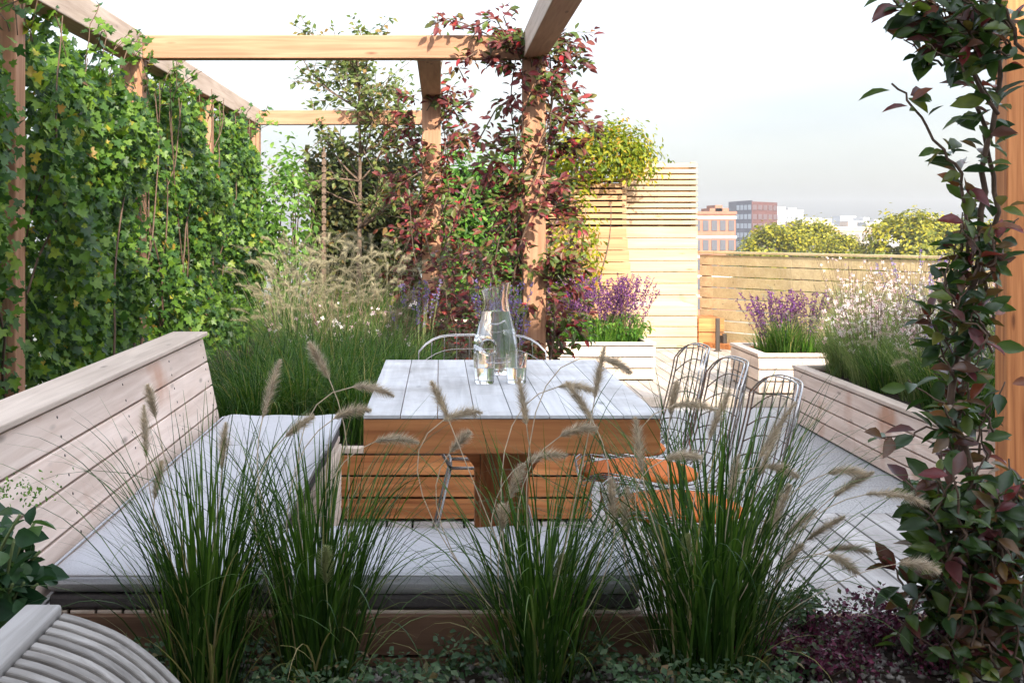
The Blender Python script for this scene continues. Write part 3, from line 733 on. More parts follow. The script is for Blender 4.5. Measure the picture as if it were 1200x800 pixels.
for ci, (px, Y, lab) in enumerate(clumps):
    base = at(px, 0, Y); base.z = .262
    t = thing('fountain_grass', lab, 'grass clump', base, 'fountain grass clumps in front of the bench')
    rd = [.065, .07, .07, .10][ci]
    big = ci == 3
    n = [250, 270, 235, 400][ci]
    me = blades_mesh('blades', n, rd, [.63, .62, .57, .68][ci], [.0046, .0050, .0046, .0052][ci], (.0, [.32, .33, .46, .48][ci]), (.05, [1.7, 1.6, 2.2, 2.1][ci]), base, K=12)
    link('blades', me, M['blade'], t, True)
    link('blades', blades_mesh('blades', 34, rd * 1.2, .34, .0042, (.2, .9), (.4, 2.4), base, K=8), M['straw'], t, True)
    n2 = 30
    link('blades', blades_mesh('blades', n2, .09, .80, .004, (.2, .7), (.9, 2.4), base, K=12), M['blade'], t, True)
    for hd in heads:
        hx, hy, L, an = hd[:4]
        near = min(range(4), key=lambda k: abs(clumps[k][0] - (hx - (120 if hx > 900 else 0))))
        if near != ci: continue
        Yh = Y + rng.uniform(-.14, .14); s_ = Yh / F
        ln = L * s_; dr = Vector((math.sin(R(an)), rng.uniform(-.25, .25), math.cos(R(an)))).normalized()
        c = at(hx, hy, Yh); tip0 = c - dr * ln / 2
        b = base + Vector((rng.normal(0, .03), rng.normal(0, .03), .01))
        seed_head('seed_head', t, b, tip0, dr, ln, M['seedgreen'] if len(hd) > 4 else M['seed'], .7 if an > 55 else .25, .0205)

# ------------------------------------------------------------------ climbers
def stem_leaves(P, n, leafL, spread, acc, t0=.05):
    """leaf positions along a polyline"""
    P = np.array([list(p) for p in P]); k = len(P) - 1
    t = np.sort(rng.uniform(t0, 1, n)) * k; i = np.minimum(t.astype(int), k - 1); f = (t - i)[:, None]
    pos = P[i] * (1 - f) + P[i + 1] * f; tan = nrm(P[i + 1] - P[i])
    rad = rv(n); rad = nrm(rad - tan * (rad * tan).sum(1, keepdims=True))
    pos = pos + rad * spread * rng.uniform(0, 1, (n, 1))
    d = rad * .9 + tan * .7 + np.array([0, 0, -.15]); nor = nrm(rv(n)) * .7 + np.array([0, -.35, .75])
    acc.append((pos, d, nor, leafL * rng.uniform(.6, 1.15, n)))
def flush(acc, nm, mat, root, tm):
    p, d, q, s_ = [np.concatenate([a[i] for a in acc]) for i in range(4)]
    return link(nm, leaves_mesh(nm, tm, p, d, q, s_), mat, root, True)
def post_vine(label, cx, cy, hw, z0, z1, nspray, sprays, leafL=.062, dens=1.0, wide=.22):
    t = thing('red_climber', label, 'climber', (cx, cy, z0), 'red leaved climbers on the pergola posts')
    acc = []; m = MB()
    for k in range(6):                       # stems wound round the post
        ph = rng.uniform(0, 6.28); turns = rng.uniform(.6, 1.5); P = []
        top = z1 * rng.uniform(.75, 1.0)
        for i in range(26):
            s_ = i / 25; a = ph + turns * 6.28 * s_; r = hw * 1.32 + .02 * math.sin(9 * s_ + k)
            P.append(Vector((cx + r * math.cos(a), cy + r * math.sin(a), z0 + (top - z0) * s_)))
        m.tube(P, [.008 * (1 - .6 * i / 25) for i in range(26)], 5); stem_leaves(P, int(120 * dens), leafL, .05, acc)
    for k in range(nspray):
        z = z0 + .1 + (z1 - z0 - .1) * rng.uniform(0, 1) ** .75; a = rng.uniform(0, 6.28); L = rng.uniform(.12, wide + .12)
        p0 = Vector((cx + hw * 1.2 * math.cos(a), cy + hw * 1.2 * math.sin(a), z))
        d = Vector((math.cos(a), math.sin(a), rng.uniform(-.3, .6))).normalized(); P = [p0]
        for i in range(7):
            d = (d + Vector(rng.normal(0, .14, 3)) + Vector((0, 0, .10 - .05 * i))).normalized(); P.append(P[-1] + d * L / 7)
        m.tube(P, [.0035 * (1 - .7 * i / 7) for i in range(8)], 4); stem_leaves(P, int(rng.integers(16, 28) * dens), leafL, .03, acc)
    for pts in sprays:
        P = [Vector(p) for p in pts]; m.tube(P, .004, 4); stem_leaves(P, int(12 + 75 * sum((P[i + 1] - P[i]).length for i in range(len(P) - 1))), leafL, .05, acc)
    flush(acc, 'foliage', M['vine'], t, T_OV); m.build('stem', M['vinestem'], t, True)
A = lambda *pp, Y: [at(x, y, Y) for x, y in pp]
post_vine('red leaved climber on the nearer post, arching over the beam end', .54, 8.065, .09, .28, 2.3, 116,
          [A((610, 70), (600, 45), (590, 20), (600, 8), Y=7.95), A((605, 60), (570, 40), (545, 28), (525, 22), (505, 30), Y=7.93), A((600, 55), (580, 20), (560, 30), Y=7.9), A((560, 60), (535, 75), (545, 95), Y=7.95),
           A((640, 90), (665, 110), (690, 150), (706, 158), Y=8), A((640, 70), (672, 75), (682, 60), Y=8.05), A((640, 130), (660, 140), (700, 150), Y=7.9), A((605, 110), (580, 130), (555, 175), Y=7.95),
           A((612, 220), (590, 240), (560, 300), (545, 330), Y=8.0), A((640, 300), (665, 330), (690, 360), Y=7.95), A((640, 340), (670, 380), (690, 400), Y=7.9), A((610, 250), (585, 280), (575, 330), (570, 390), Y=7.95)], dens=1.0, wide=.17)
post_vine('red leaved climber on the farther post beside the thin tree', -.06, 10.485, .095, .28, 2.15, 66,
          [A((510, 150), (530, 130), (556, 112), Y=10.4), A((500, 130), (512, 110), (520, 60), (512, 20), Y=10.2), A((515, 180), (545, 160), (560, 170), Y=10.3), A((495, 200), (470, 215), (460, 240), Y=10.3), A((520, 260), (550, 300), (560, 340), Y=10.2),
           A((490, 260), (470, 300), (470, 350), Y=10.2), A((515, 300), (540, 250), (555, 210), Y=10.2)], leafL=.072, dens=1.0, wide=.20)
# low red growth between the two posts
t = thing('red_climber', 'low tangle of red leaves between the two pergola posts', 'climber', (.22, 8.9, .28), 'red leaved climbers on the pergola posts')
acc = []; m = MB()
for k in range(34):
    p0 = Vector((rng.uniform(-.05, .52), rng.uniform(8.3, 9.8), .28)); P = [p0]; d = Vector((rng.normal(0, .25), rng.normal(0, .2), 1)).normalized(); L = rng.uniform(.45, 1.15)
    for i in range(8):
        d = (d + Vector(rng.normal(0, .16, 3)) - Vector((0, 0, .03 * i))).normalized(); P.append(P[-1] + d * L / 8)
    m.tube(P, .003, 4); stem_leaves(P, 42, .058, .05, acc, .2)
flush(acc, 'foliage', M['vine'], t, T_OV); m.build('stem', M['vinestem'], t, True)

# foreground climber at the right
t = thing('bronze_climber', 'glossy bronze and green climber rising in the near right corner', 'climber', (1.15, 3.0, .262))
acc = []; m = MB()
def fv(n, leafL, pts, Y, r=.004, spread=.03, dy=.0):
    P0 = [at(x, y, Y + dy * i) for i, (x, y) in enumerate(pts)]; P = []
    for i in range(len(P0) - 1):
        for k in range(4):
            P.append(P0[i].lerp(P0[i + 1], k / 4) + Vector(rng.normal(0, .004, 3)))
    P.append(P0[-1]); m.tube(P, [r * (1 - .55 * i / len(P)) for i in range(len(P))], 5); stem_leaves(P, n, leafL, spread, acc, .02)
fv(95, .056, [(1150, 830), (1140, 700), (1140, 560), (1110, 470), (1130, 380), (1150, 300), (1150, 200), (1172, 90), (1155, -30)], 3.0, .011)
fv(80, .056, [(1180, 830), (1190, 700), (1155, 600), (1120, 520), (1130, 440), (1150, 330), (1170, 250), (1160, 160), (1140, 110)], 3.05, .010)
fv(42, .062, [(1165, 350), (1135, 300), (1130, 215), (1105, 175), (1070, 125), (1045, 98)], 3.0, .005, .015)
fv(46, .062, [(1165, 130), (1140, 80), (1110, 45), (1070, 15), (1040, -5)], 2.95, .005, .02)
fv(26, .066, [(1160, 120), (1120, 40), (1100, -20)], 3.05, .005, .03)
fv(30, .066, [(1200, 60), (1180, 10), (1150, -20)], 2.9, .005, .04)
fv(16, .062, [(1140, 520), (1095, 500), (1060, 512), (1030, 514)], 2.95, .003, .006)
fv(14, .060, [(1150, 400), (1110, 395), (1085, 375), (1095, 362)], 2.95, .003, .01)
fv(22, .062, [(1140, 640), (1100, 600), (1070, 590), (1065, 560)], 2.95, .003, .02)
fv(30, .064, [(1140, 720), (1090, 700), (1060, 690), (1045, 660)], 2.95, .004, .02)
for k in range(96):
    x0 = rng.uniform(1095, 1215); y0 = rng.uniform(625, 830); fv(int(rng.integers(9, 15)), .062, [(x0, y0), (x0 + rng.normal(-8, 16), y0 - rng.uniform(20, 60)), (x0 + rng.normal(-10, 26), y0 - rng.uniform(50, 110))], rng.uniform(2.85, 3.15), .004, .03)
for k in range(40):
    x0 = rng.uniform(1112, 1168); y0 = rng.uniform(300, 560); fv(int(rng.integers(5, 9)), .056, [(x0, y0), (x0 + rng.normal(-4, 11), y0 - 25), (x0 + rng.normal(-6, 17), y0 - 55)], rng.uniform(2.9, 3.1), .003, .02)
for k in range(34):
    x0 = rng.uniform(1070, 1170); y0 = rng.uniform(0, 70); fv(int(rng.integers(5, 9)), .064, [(x0 + 30, y0 + 10), (x0 + 10, y0), (x0 - 15, y0 - 18)], rng.uniform(2.9, 3.1), .003, .02)
flush(acc, 'foliage', M['fvine'], t, T_OV); m.build('stem', M['vinestem'], t, True)

# broad leaved shrub at the left edge
t = thing('hydrangea_shrub', 'dark broad leaved shrub at the left edge beside the slatted seat', 'shrub', (-.90, 2.72, .262))
acc = []; m = MB()
for k in range(30):
    p0 = Vector((-.92 + rng.normal(0, .04), 2.72 + rng.normal(0, .05), .263)); tgt = at(rng.uniform(-50, 50), rng.uniform(595, 735), 2.72 + rng.normal(0, .1))
    P = curve_pts(p0, tgt, 6, .04); m.tube(P, .003, 4); stem_leaves(P, 10, .062, .03, acc, .45)
flush(acc, 'foliage', M['hydrangea'], t, T_BROAD); m.build('stem', M['greenstem'], t, True)
n = 160; c = at(12, 572, 2.7); pos = np.array(c) + rv(n, 1) * np.array([.045, .04, .012])
scatter_leaves('blossom', t, M['bush'], T_SMALL, pos, rv(n) * .4, rng.uniform(.006, .012, n))

# ------------------------------------------------------------------ ivy wall on the left
t = thing('ivy_hedge', 'tall dense ivy wall grown over the left side of the pergola', 'ivy', (-1.8, 8.5, .3))
NI = 40000
yy = rng.uniform(4.3, 12.7, NI); u = rng.uniform(0, 1, NI)
topz = 1.99 + .12 * np.sin(yy * 2.3) + .06 * np.sin(yy * 7.1 + 1) - .10 * np.clip((yy - 10.6) / 2, 0, 1) + .10 * (yy < 5.5)
zz = .25 + (topz - .25) * u ** .9 + rng.normal(0, .03, NI)
bulge = .09 * np.sin(yy * 3.1 + zz * 2.2) + .07 * np.sin(yy * 6.7 - zz * 5.1) + .05 * np.sin(zz * 8 + yy)
dep = rng.exponential(.10, NI); front = -1.585 + bulge * .8
for py in (5.62, 8.0, 10.42):                                 # the ivy keeps behind the face of each post
    q = (py + .1 - yy); near = np.clip(1 - np.maximum(q - .42, 0) / .25, 0, 1) * (q > -.05)
    front = np.minimum(front, front * (1 - near) + near * (-1.70 + .05 * rng.normal(size=NI)))
front -= .10 * np.clip((zz - topz + .3) / .3, 0, 1)
xx = front - dep
post = np.zeros(NI, bool)
for py in (5.62, 8.0, 10.42): post |= (np.abs(yy - py - .06) < .10) & (xx > -1.83) & (rng.uniform(0, 1, NI) < .88)
keep = ~post; yy, zz, xx = yy[keep], zz[keep], xx[keep]
pos = np.stack([xx, yy, zz], 1); n = len(pos); out = np.tile([.75, -.55, .15], (n, 1))
scatter_leaves('foliage', t, M['ivy'], T_IVY, pos, out, rng.uniform(.024, .058, n), .4, .6, .75)
n = 4600                                                      # the outer side and crown of the hedge
y2 = rng.uniform(4.3, 12.7, n); p2 = np.stack([-1.95 + rng.normal(0, .08, n), y2, rng.uniform(.1, 2.1, n)], 1)
scatter_leaves('foliage', t, M['ivy'], T_IVY, p2, np.tile([-.7, 0, .2], (n, 1)), rng.uniform(.06, .11, n), .4, .4, .7)
m = MB()
for k in range(44):
    y0 = rng.uniform(4.4, 12.6); P = [Vector((-1.74 + rng.normal(0, .06), y0, .28))]
    d = Vector((0, rng.normal(0, .2), 1))
    for i in range(14):
        d = (d + Vector((rng.normal(0, .12), rng.normal(0, .2), .05))).normalized(); q = P[-1] + d * .14
        q.x = max(-1.86, min(-1.62, q.x)); P.append(q)
    m.tube(P, [.007 * (1 - .6 * i / 14) for i in range(15)], 5)
acc = []                                            # loose shoots over the beam
for k in range(40):
    y0 = rng.uniform(4.6, 12.4); P = [Vector((-1.66, y0, 1.95))]; d = Vector((rng.normal(.1, .3), rng.normal(-.2, .4), 1)).normalized()
    for i in range(6):
        d = (d + Vector(rng.normal(0, .25, 3))).normalized(); P.append(P[-1] + d * rng.uniform(.03, .075))
    m.tube(P, .0025, 4); stem_leaves(P, 9, .055, .02, acc)
flush(acc, 'foliage', M['ivy'], t, T_IVY); m.build('stem', M['vinestem'], t, True)

# ------------------------------------------------------------------ shrubs, hedges and tree behind the bed
def blob(n, c, r, nc=40, cs=.28, shell=.55):
    """leaf positions gathered in clumps through an ellipsoid"""
    c = np.array(c); r = np.array(r)
    dd = nrm(rv(nc)); cc = dd * (rng.uniform(shell ** 3, 1, (nc, 1)) ** (1 / 3)); k = rng.integers(0, nc, n)
    off = rv(n, cs * .6); p = cc[k] + off
    return c + p * r, nrm(p + rv(n, .2))
def shrub(name, label, cat, base, c, r, n, mat, tm, size, nc=40, cs=.28, stems=10, group=None, shell=.55, stem_mat='bark'):
    t = thing(name, label, cat, base, group)
    p, o = blob(n, c, r, nc, cs, shell); k = p[:, 2] > base[2]
    scatter_leaves('foliage', t, M[mat], tm, p[k], o[k], rng.uniform(size[0], size[1], k.sum()), .5, .5, .5)
    m = MB()
    for i in range(stems):
        q = Vector(c) + Vector((rng.normal(0, .4) * r[0], rng.normal(0, .4) * r[1], rng.uniform(-.1, .8) * r[2]))
        P = curve_pts(Vector(base) + Vector((rng.normal(0, .03), rng.normal(0, .03), 0)), q, 7, 0, (rng.normal(0, .05), rng.normal(0, .05), 0))
        m.tube(P, [.012 * (1 - .7 * i2 / 7) for i2 in range(8)], 5)
    m.build('stem', M[stem_mat], t, True)
    return t
shrub('light_shrub', 'loose light green shrub at the far end of the ivy wall', 'shrub', (-1.36, 12.6, .27), (-1.38, 12.5, 1.15), (.30, .35, .75), 1500, 'bush', T_OV, (.05, .085), 60, .3, 14, shell=.2)
def hedge(label, x0, x1, y0, y1, z1, n, mat, tm, size):
    t = thing('clipped_hedge', label, 'hedge', ((x0 + x1) / 2, (y0 + y1) / 2, .05))
    p = np.stack([rng.uniform(x0, x1, n), y0 + rng.exponential(.12, n), .1 + (z1 - .1) * rng.uniform(0, 1, n) ** .85], 1)
    p[:, 1] += .08 * np.sin(p[:, 0] * 9) + .07 * np.sin(p[:, 2] * 8 + p[:, 0] * 4); p[:, 2] += rng.normal(0, .05, n) + .05 * np.sin(p[:, 0] * 11)
    scatter_leaves('foliage', t, M[mat], tm, p, np.tile([.15, -.8, .25], (n, 1)), rng.uniform(*size, n), .4, .5, .5)
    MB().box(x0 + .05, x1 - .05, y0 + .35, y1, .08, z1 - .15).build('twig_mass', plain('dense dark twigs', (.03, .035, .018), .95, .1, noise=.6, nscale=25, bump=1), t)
hedge('dark olive hedge behind the thin tree', -1.35, -.22, 13.85, 14.6, 2.0, 3600, 'olive', T_SMALL, (.05, .09))
hedge('bright green hedge behind the red climbers', -.2, 1.35, 13.75, 14.5, 1.92, 4200, 'green', T_OV, (.05, .085))
shrub('golden_shrub', 'yellow green shrub spilling over the top of the timber screen', 'shrub', (1.5, 13.45, 1.45), (1.5, 13.3, 1.86), (.52, .34, .28), 4200, 'lime', T_OV, (.035, .065), 46, .34, 10)
shrub('trailing_shrub', 'bright green trailing shrub hanging beside the nearer climber', 'shrub', (1.28, 13.1, .3), (1.23, 12.95, .95), (.26, .16, .58), 1100, 'lime', T_OV, (.045, .075), 34, .34, 8)

def tree(name, label, base, ztop, rad, n, mat, tm, size, nlimb=16, trunk=.03, zc=1.0, group=None):
    t = thing(name, label, 'tree', base, group); b = Vector(base); hgt = ztop - b.z; m = MB()
    TP = [b + Vector((.03 * math.sin(3 * s_) * hgt * .3, .02 * math.sin(5 * s_), hgt * .95 * s_)) for s_ in [i / 12 for i in range(13)]]
    m.tube(TP, [trunk * (1 - .85 * i / 12) + .002 for i in range(13)], 7); acc = []
    for k in range(nlimb):
        s_ = rng.uniform(.3, .97); i = int(s_ * 12); p0 = TP[i]; a = rng.uniform(0, 6.28); L = rad * (1.15 - .65 * abs(s_ - .5)) * rng.uniform(.7, 1.15)
        d = Vector((math.cos(a), math.sin(a), rng.uniform(.25, .9))).normalized(); P = [p0]
        for j in range(7):
            d = (d + Vector(rng.normal(0, .13, 3)) + Vector((0, 0, .04))).normalized(); P.append(P[-1] + d * L / 7)
        m.tube(P, [trunk * .33 * (1 - .8 * j / 7) + .0015 for j in range(8)], 5)
        stem_leaves(P, n // nlimb // 2, 1, rad * .10, acc, .25)
        for q in range(4):
            j = rng.integers(2, 7); d2 = (P[j] - P[j - 1]).normalized() + Vector(rng.normal(0, .6, 3)); d2.normalize(); P2 = [P[j]]
            for z in range(4):
                d2 = (d2 + Vector(rng.normal(0, .2, 3))).normalized(); P2.append(P2[-1] + d2 * L * .11)
            m.tube(P2, trunk * .07 + .001, 4); stem_leaves(P2, n // nlimb // 8, 1, rad * .06, acc, .1)
    acc = [(a_, b_, c_, rng.uniform(size[0], size[1], len(a_))) for a_, b_, c_, _ in acc]
    flush(acc, 'crown', M[mat], t, tm); m.build('trunk', M['bark'], t, True)
    return t
tree('slender_tree', 'slender small leaved tree rising above the far pergola beam', (-.78, 13.35, .27), 3.12, .76, 2900, 'treeleaf', T_SMALL, (.05, .08), 34, .028)

# ------------------------------------------------------------------ planting in the big bed
def plumes(name, root, n, hgt, r, mat, L=.13, fat=.026):
    mb = MB()
    for k in range(n):
        a = rng.uniform(0, 6.28); q = r * math.sqrt(rng.uniform(0, 1)); tip = Vector((q * math.cos(a), q * math.sin(a), hgt * rng.uniform(.42, 1.0)))
        b = tip * .2; b.z = 0; P = curve_pts(b, tip, 5, .0, (0, 0, .05)); mb.tube(P, .0007, 3)
        d = (P[-1] - P[-2]).normalized() + Vector((math.cos(a) * .5, math.sin(a) * .5, 0)); d.normalize()
        p = tip.copy(); K = 8; ln = L * rng.uniform(.6, 1.15); ax = [p.copy()]; dv = [d.copy()]
        bend = Vector((math.cos(a), math.sin(a), -.8)) * rng.uniform(.02, .16)
        for i in range(K): d = (d + bend).normalized(); p = p + d * ln / K; ax.append(p.copy()); dv.append(d.copy())
        for j in range(150):
            t_ = rng.uniform(0, .999) * K; i = int(t_); p = ax[i].lerp(ax[i + 1], t_ - i); d_ = dv[i]
            rd = Vector(rng.normal(0, 1, 3)); rd = (rd - d_ * rd.dot(d_)).normalized()
            e = p + (rd * .8 + d_ * .6) * fat * (math.sin(math.pi * (.12 + .8 * t_ / K)) + .15) * rng.uniform(.5, 1.2); s_ = rd.cross(d_) * .0012
            mb.add([p - s_, p + s_, e], [(0, 1, 2)])
    return mb.build(name, M[mat], root)
def grass_proto(nm, label, group, n, r, L, w_, mat, npl, pm, curl=(.2, 1.2)):
    t = thing(nm, label, 'grass clump', (0, 0, 0), group)
    link('blades', blades_mesh('blades', n, r, L, w_, (.05, .6), curl, K=7), M[mat], t, True)
    if npl: plumes('plumes', t, npl, L * 1.25, L * .6, pm)
    return t
GG = 'grass clumps in the raised bed'
BASEZ = .265
def place(proto, spots, labels):
    for i, ((px, Y, s_), lab) in enumerate(zip(spots, labels)):
        loc = at(px, 0, Y); loc.z = BASEZ
        rz = rng.uniform(0, 6.28)
        if i == 0: proto.location = loc; proto.rotation_euler = (0, 0, rz); proto.scale = (s_,) * 3; proto['label'] = lab
        else: copy_tree(proto, loc, rz, s_, lab)
gp = grass_proto('meadow_grass', '', GG, 520, .15, .56, .0046, 'blade2', 0, None, (.3, 2.8))
place(gp, [(300, 6.1, .9), (360, 6.2, .95), (425, 6.15, .85), (330, 6.7, 1.0), (395, 6.8, 1.0), (455, 6.7, .9), (480, 7.4, .85), (285, 7.0, 1.0), (430, 7.5, 1.0), (365, 7.6, 1.05)],
      ['green grass clump just behind the far bench end', 'green grass clump behind the end of the far cushion', 'green grass clump left of the table corner', 'tall green grass clump in the second row behind the bench end',
       'tall green grass clump in the middle of the bed behind the cushions', 'green grass clump behind the left table corner', 'short green grass clump nearest the farther climber', 'green grass clump against the foot of the ivy wall',
       'rounded green grass clump in front of the farther climber', 'tallest green grass clump in the middle of the bed'])
gp2 = grass_proto('feather_grass', '', 'feather grasses with pale plumes in the raised bed', 380, .14, .58, .0045, 'blade2', 44, 'plume', (.3, 2.3))
place(gp2, [(350, 8.6, 1.0), (405, 8.8, 1.05), (455, 9.0, 1.0), (330, 9.5, .95), (380, 10.0, 1.15), (435, 10.4, 1.15), (475, 11.0, 1.1), (345, 11.2, 1.15)],
      ['feather grass with pale plumes in the nearest plumed row on the left', 'feather grass with pale plumes in the nearest plumed row, centre', 'feather grass with pale plumes next to the farther climber', 'feather grass with pale plumes close to the ivy wall',
       'tall feather grass in front of the banded post', 'tall feather grass in front of the slender tree', 'farthest feather grass by the red climber', 'farthest feather grass by the light green shrub'])
# lavender in the bed
def lavender(label, loc, n=40, h=.55, r=.2, mat='lavender', grp='lavender plants', nm='lavender_plant', leafmat='blade2', cat='lavender', z=None, sp=.16, bud=.012, lean=.25, folH=.6):
    t = thing(nm, label, cat, loc, grp); b = Vector(loc)
    link('foliage', blades_mesh('foliage', 220, r * .6, h * folH, .006, (.05, .7), (.2, 1.3), b, 5), M[leafmat], t, True)
    m = MB(); pos = []; dr = []
    for k in range(n):
        a = rng.uniform(0, 6.28); q = r * math.sqrt(rng.uniform(0, 1)); hh = h * rng.uniform(.7, 1.05)
        P = curve_pts(b + Vector((q * .3 * math.cos(a), q * .3 * math.sin(a), 0)), b + Vector((q * (1 + lean) * math.cos(a), q * (1 + lean) * math.sin(a), hh)), 6, .02)
        m.tube(P, .0014, 3); nb = 34
        for j in range(nb):
            s_ = rng.uniform(1 - sp / hh, 1); i = min(int(s_ * 6), 5); p = P[i].lerp(P[i + 1], s_ * 6 - i)
            o = rng.normal(0, 1, 3); o[2] = abs(o[2]) * .6; pos.append(np.array(p) + nrm(o) * bud * .3); dr.append(o)
    dr = np.array(dr); scatter_leaves('blossoms', t, M[mat], T_SMALL, np.array(pos), dr, bud * rng.uniform(.8, 1.5, len(pos)), .2, .6, 0)
    m.build('stems', M['greenstem'] if mat != 'salvia' else M['vinestem'], t)
    return t
lavender('lavender plant behind the carafe at the foot of the climbers', (.33, 7.5, .265), 34, .62, .14)
lavender('lavender plant beside the farther climber foot', (-.12, 8.5, .265), 14, .6, .18)
# salvia
SG = 'purple salvia plants in the planters'
kw = dict(mat='salvia', grp=SG, nm='salvia_plant', leafmat='green', cat='salvia', sp=.24, bud=.016, folH=.5)
for (x, y, lab) in ((.92, 10.7, 'salvia with purple spikes at the left of the small planter'), (1.18, 10.62, 'salvia with purple spikes in the middle of the small planter'), (1.40, 10.75, 'salvia with long leaning spikes at the right of the small planter')):
    t = lavender(lab, (x, y, .315), 60, .50, .25, **kw)
    n = 700; p, o = blob(n, (x, y, .42), (.19, .18, .11), 30, .3); k = p[:, 2] > .32
    scatter_leaves('leaves', t, M['green'], T_OV, p[k], o[k], rng.uniform(.025, .045, k.sum()))
for (x, y, lab) in ((2.36, 9.95, 'salvia with dark spikes at the corner of the square planter'), (2.62, 10.05, 'salvia with dark spikes behind the corner of the square planter')):
    lavender(lab, (x, y, .305), 40, .42, .22, **kw)
# gaura
def gaura(label, loc, s_=1.0, nf=300, grp='white gaura plants in the long planter'):
    t = thing('gaura_plant', label, 'gaura', loc, grp); b = Vector(loc)
    link('foliage', blades_mesh('foliage', 400, .13, .58 * s_, .0042, (.05, .5), (.2, 1.3), b, 6), M['blade3'], t, True)
    m = MB(); pos = []
    for k in range(52):
        a = rng.uniform(0, 6.28); q = .30 * s_ * math.sqrt(rng.uniform(0, 1)); hh = s_ * rng.uniform(.38, .74)
        P = curve_pts(b + Vector((q * .3 * math.cos(a), q * .3 * math.sin(a), 0)), b + Vector((q * 1.1 * math.cos(a), q * 1.1 * math.sin(a), hh)), 6, .03)
        m.tube(P, .0012, 3)
        for j in range(nf // 52):
            u = rng.uniform(.3, 1) ** .8; i = min(int(u * 6), 5); pos.append(np.array(P[i].lerp(P[i + 1], u * 6 - i)) + rng.normal(0, .012, 3))
    pos = np.array(pos); n = len(pos)
    scatter_leaves('blossoms', t, M['gaura'], T_FL, pos, rv(n, .5) + np.array([0, -.4, .2]), rng.uniform(.016, .034, n), .3, .6, 0)
    m.build('stems', M['vinestem'], t)
gs = [(2.42, 8.25), (2.75, 8.2), (3.1, 8.25), (2.4, 7.75), (2.8, 7.7), (3.15, 7.6), (2.55, 7.2), (2.95, 7.1), (3.2, 6.8), (2.75, 6.6), (3.05, 6.3), (2.9, 9.8), (3.25, 9.75), (3.0, 10.15), (3.4, 10.1), (2.44, 8.42), (2.46, 7.98), (2.46, 7.1), (2.66, 6.9), (2.68, 7.5)]
gl = ['at the far corner of the long planter', 'second from the far corner of the long planter', 'at the far outer corner of the long planter', 'by the boarded side of the long planter', 'in the thick of the long planter', 'on the outer side of the long planter',
      'between the two grass tufts of the long planter', 'behind the grass tufts of the long planter', 'outermost near the timber post', 'just left of the timber post', 'hidden behind the timber post', 'in the front of the square planter', 'at the outer front of the square planter', 'in the back of the square planter', 'at the outer back of the square planter', 'spilling over the far corner of the long planter', 'spilling over the boarded side near the far corner', 'spilling over the boarded side between the grass tufts', 'behind the nearer grass tuft', 'behind the middle grass tuft']
for (x, y), lab in zip(gs, gl): gaura('gaura with small white flowers ' + lab, (x, y, .315), .92 if x > 2.6 else .74, 200)
for px, Y, lab in ((405, 8.2, 'white flowered gaura among the feather grasses'), (455, 8.0, 'white flowered gaura beside the farther climber foot'), (345, 7.9, 'white flowered gaura near the ivy foot')):
    c = at(px, 0, Y); gaura(lab, (c.x, Y, .265), .78, 60, 'white gaura in the raised bed')
gp3 = grass_proto('fine_grass', '', 'fine green grass tufts in the long planter', 430, .10, .42, .004, 'blade2', 8, 'plume', (.4, 1.6))
for i, (x, y, s_, lab) in enumerate(((2.42, 6.75, .9, 'fine green grass tuft in the long planter near the climber'), (2.36, 7.45, .8, 'fine green grass tuft in the middle of the long planter side'), (2.42, 6.4, .95, 'fine green grass tuft next to the timber post'), (2.4, 9.75, .8, 'fine green grass tuft at the corner of the square planter'))):
    if i == 0: gp3.location = (x, y, .315); gp3['label'] = lab
    else: copy_tree(gp3, (x, y, .315), i * 1.7, s_, lab)
lavender('lavender plant in the long planter just left of the climber', (2.5, 6.65, .315), 26, .42, .17)
lavender('lavender plant standing tall at the back of the long planter', (2.95, 8.45, .315), 24, .72, .3)

# ------------------------------------------------------------------ far timber screens, fence, balustrade
ts = thing('slatted_screen', 'tall pale timber screen with open slats above boards', 'screen', (2.18, 13.85, .07))
m = MB()
for k in range(10): m.box(1.6, 2.53, 13.8, 13.83, .08 + k * .112, .08 + k * .112 + .107)
m.build('board_panel', M['lath_x'], ts, bevel=.003)
m = MB()
for k in range(11): m.box(1.77, 2.53, 13.8, 13.825, 1.215 + k * .056, 1.215 + k * .056 + .040)
m.build('slat_panel', M['lath_x'], ts, bevel=.003)
m = MB()
for k in range(11): m.box(1.77, 2.53, 13.888, 13.905, 1.19 + k * .056, 1.19 + k * .056 + .044)
m.build('rear_slat_panel', M['gold_x'], ts, bevel=.003)
for xx_ in (1.80, 2.15, 2.47): MB().box(xx_, xx_ + .05, 13.835, 13.885, .07, 1.83).build('post', M['lath_z'], ts, bevel=.003)
MB().box(1.6, 2.52, 13.89, 13.90, .08, 1.19).build('backing', M['gap'], ts)
ls = thing('planter_screen', 'honey coloured stepped timber screen carrying the golden shrub', 'screen', (1.3, 13.2, .07))
m = MB()
for k in range(10):
    o = .0 if k > 8 else .012 * (9 - k); m.box(.95, 1.76 + o, 13.25 - .004 * (9 - k), 13.285 - .004 * (9 - k), .08 + k * .112, .08 + k * .112 + .106)
m.build('board_panel', M['gold_x'], ls, bevel=.003)
m = MB()
for k in range(7): m.box(.95, 1.76, 13.25, 13.28, 1.215 + k * .058, 1.215 + k * .058 + .041)
m.build('slat_panel', M['gold_x'], ls, bevel=.003)
m = MB()
for k in range(7): m.box(1.735, 1.76, 13.284, 13.75, 1.215 + k * .058, 1.215 + k * .058 + .041)
for k in range(10): m.box(1.735, 1.76, 13.30, 13.75, .08 + k * .112, .08 + k * .112 + .106)
m.build('side_panel', M['gold_y'], ls, bevel=.003)
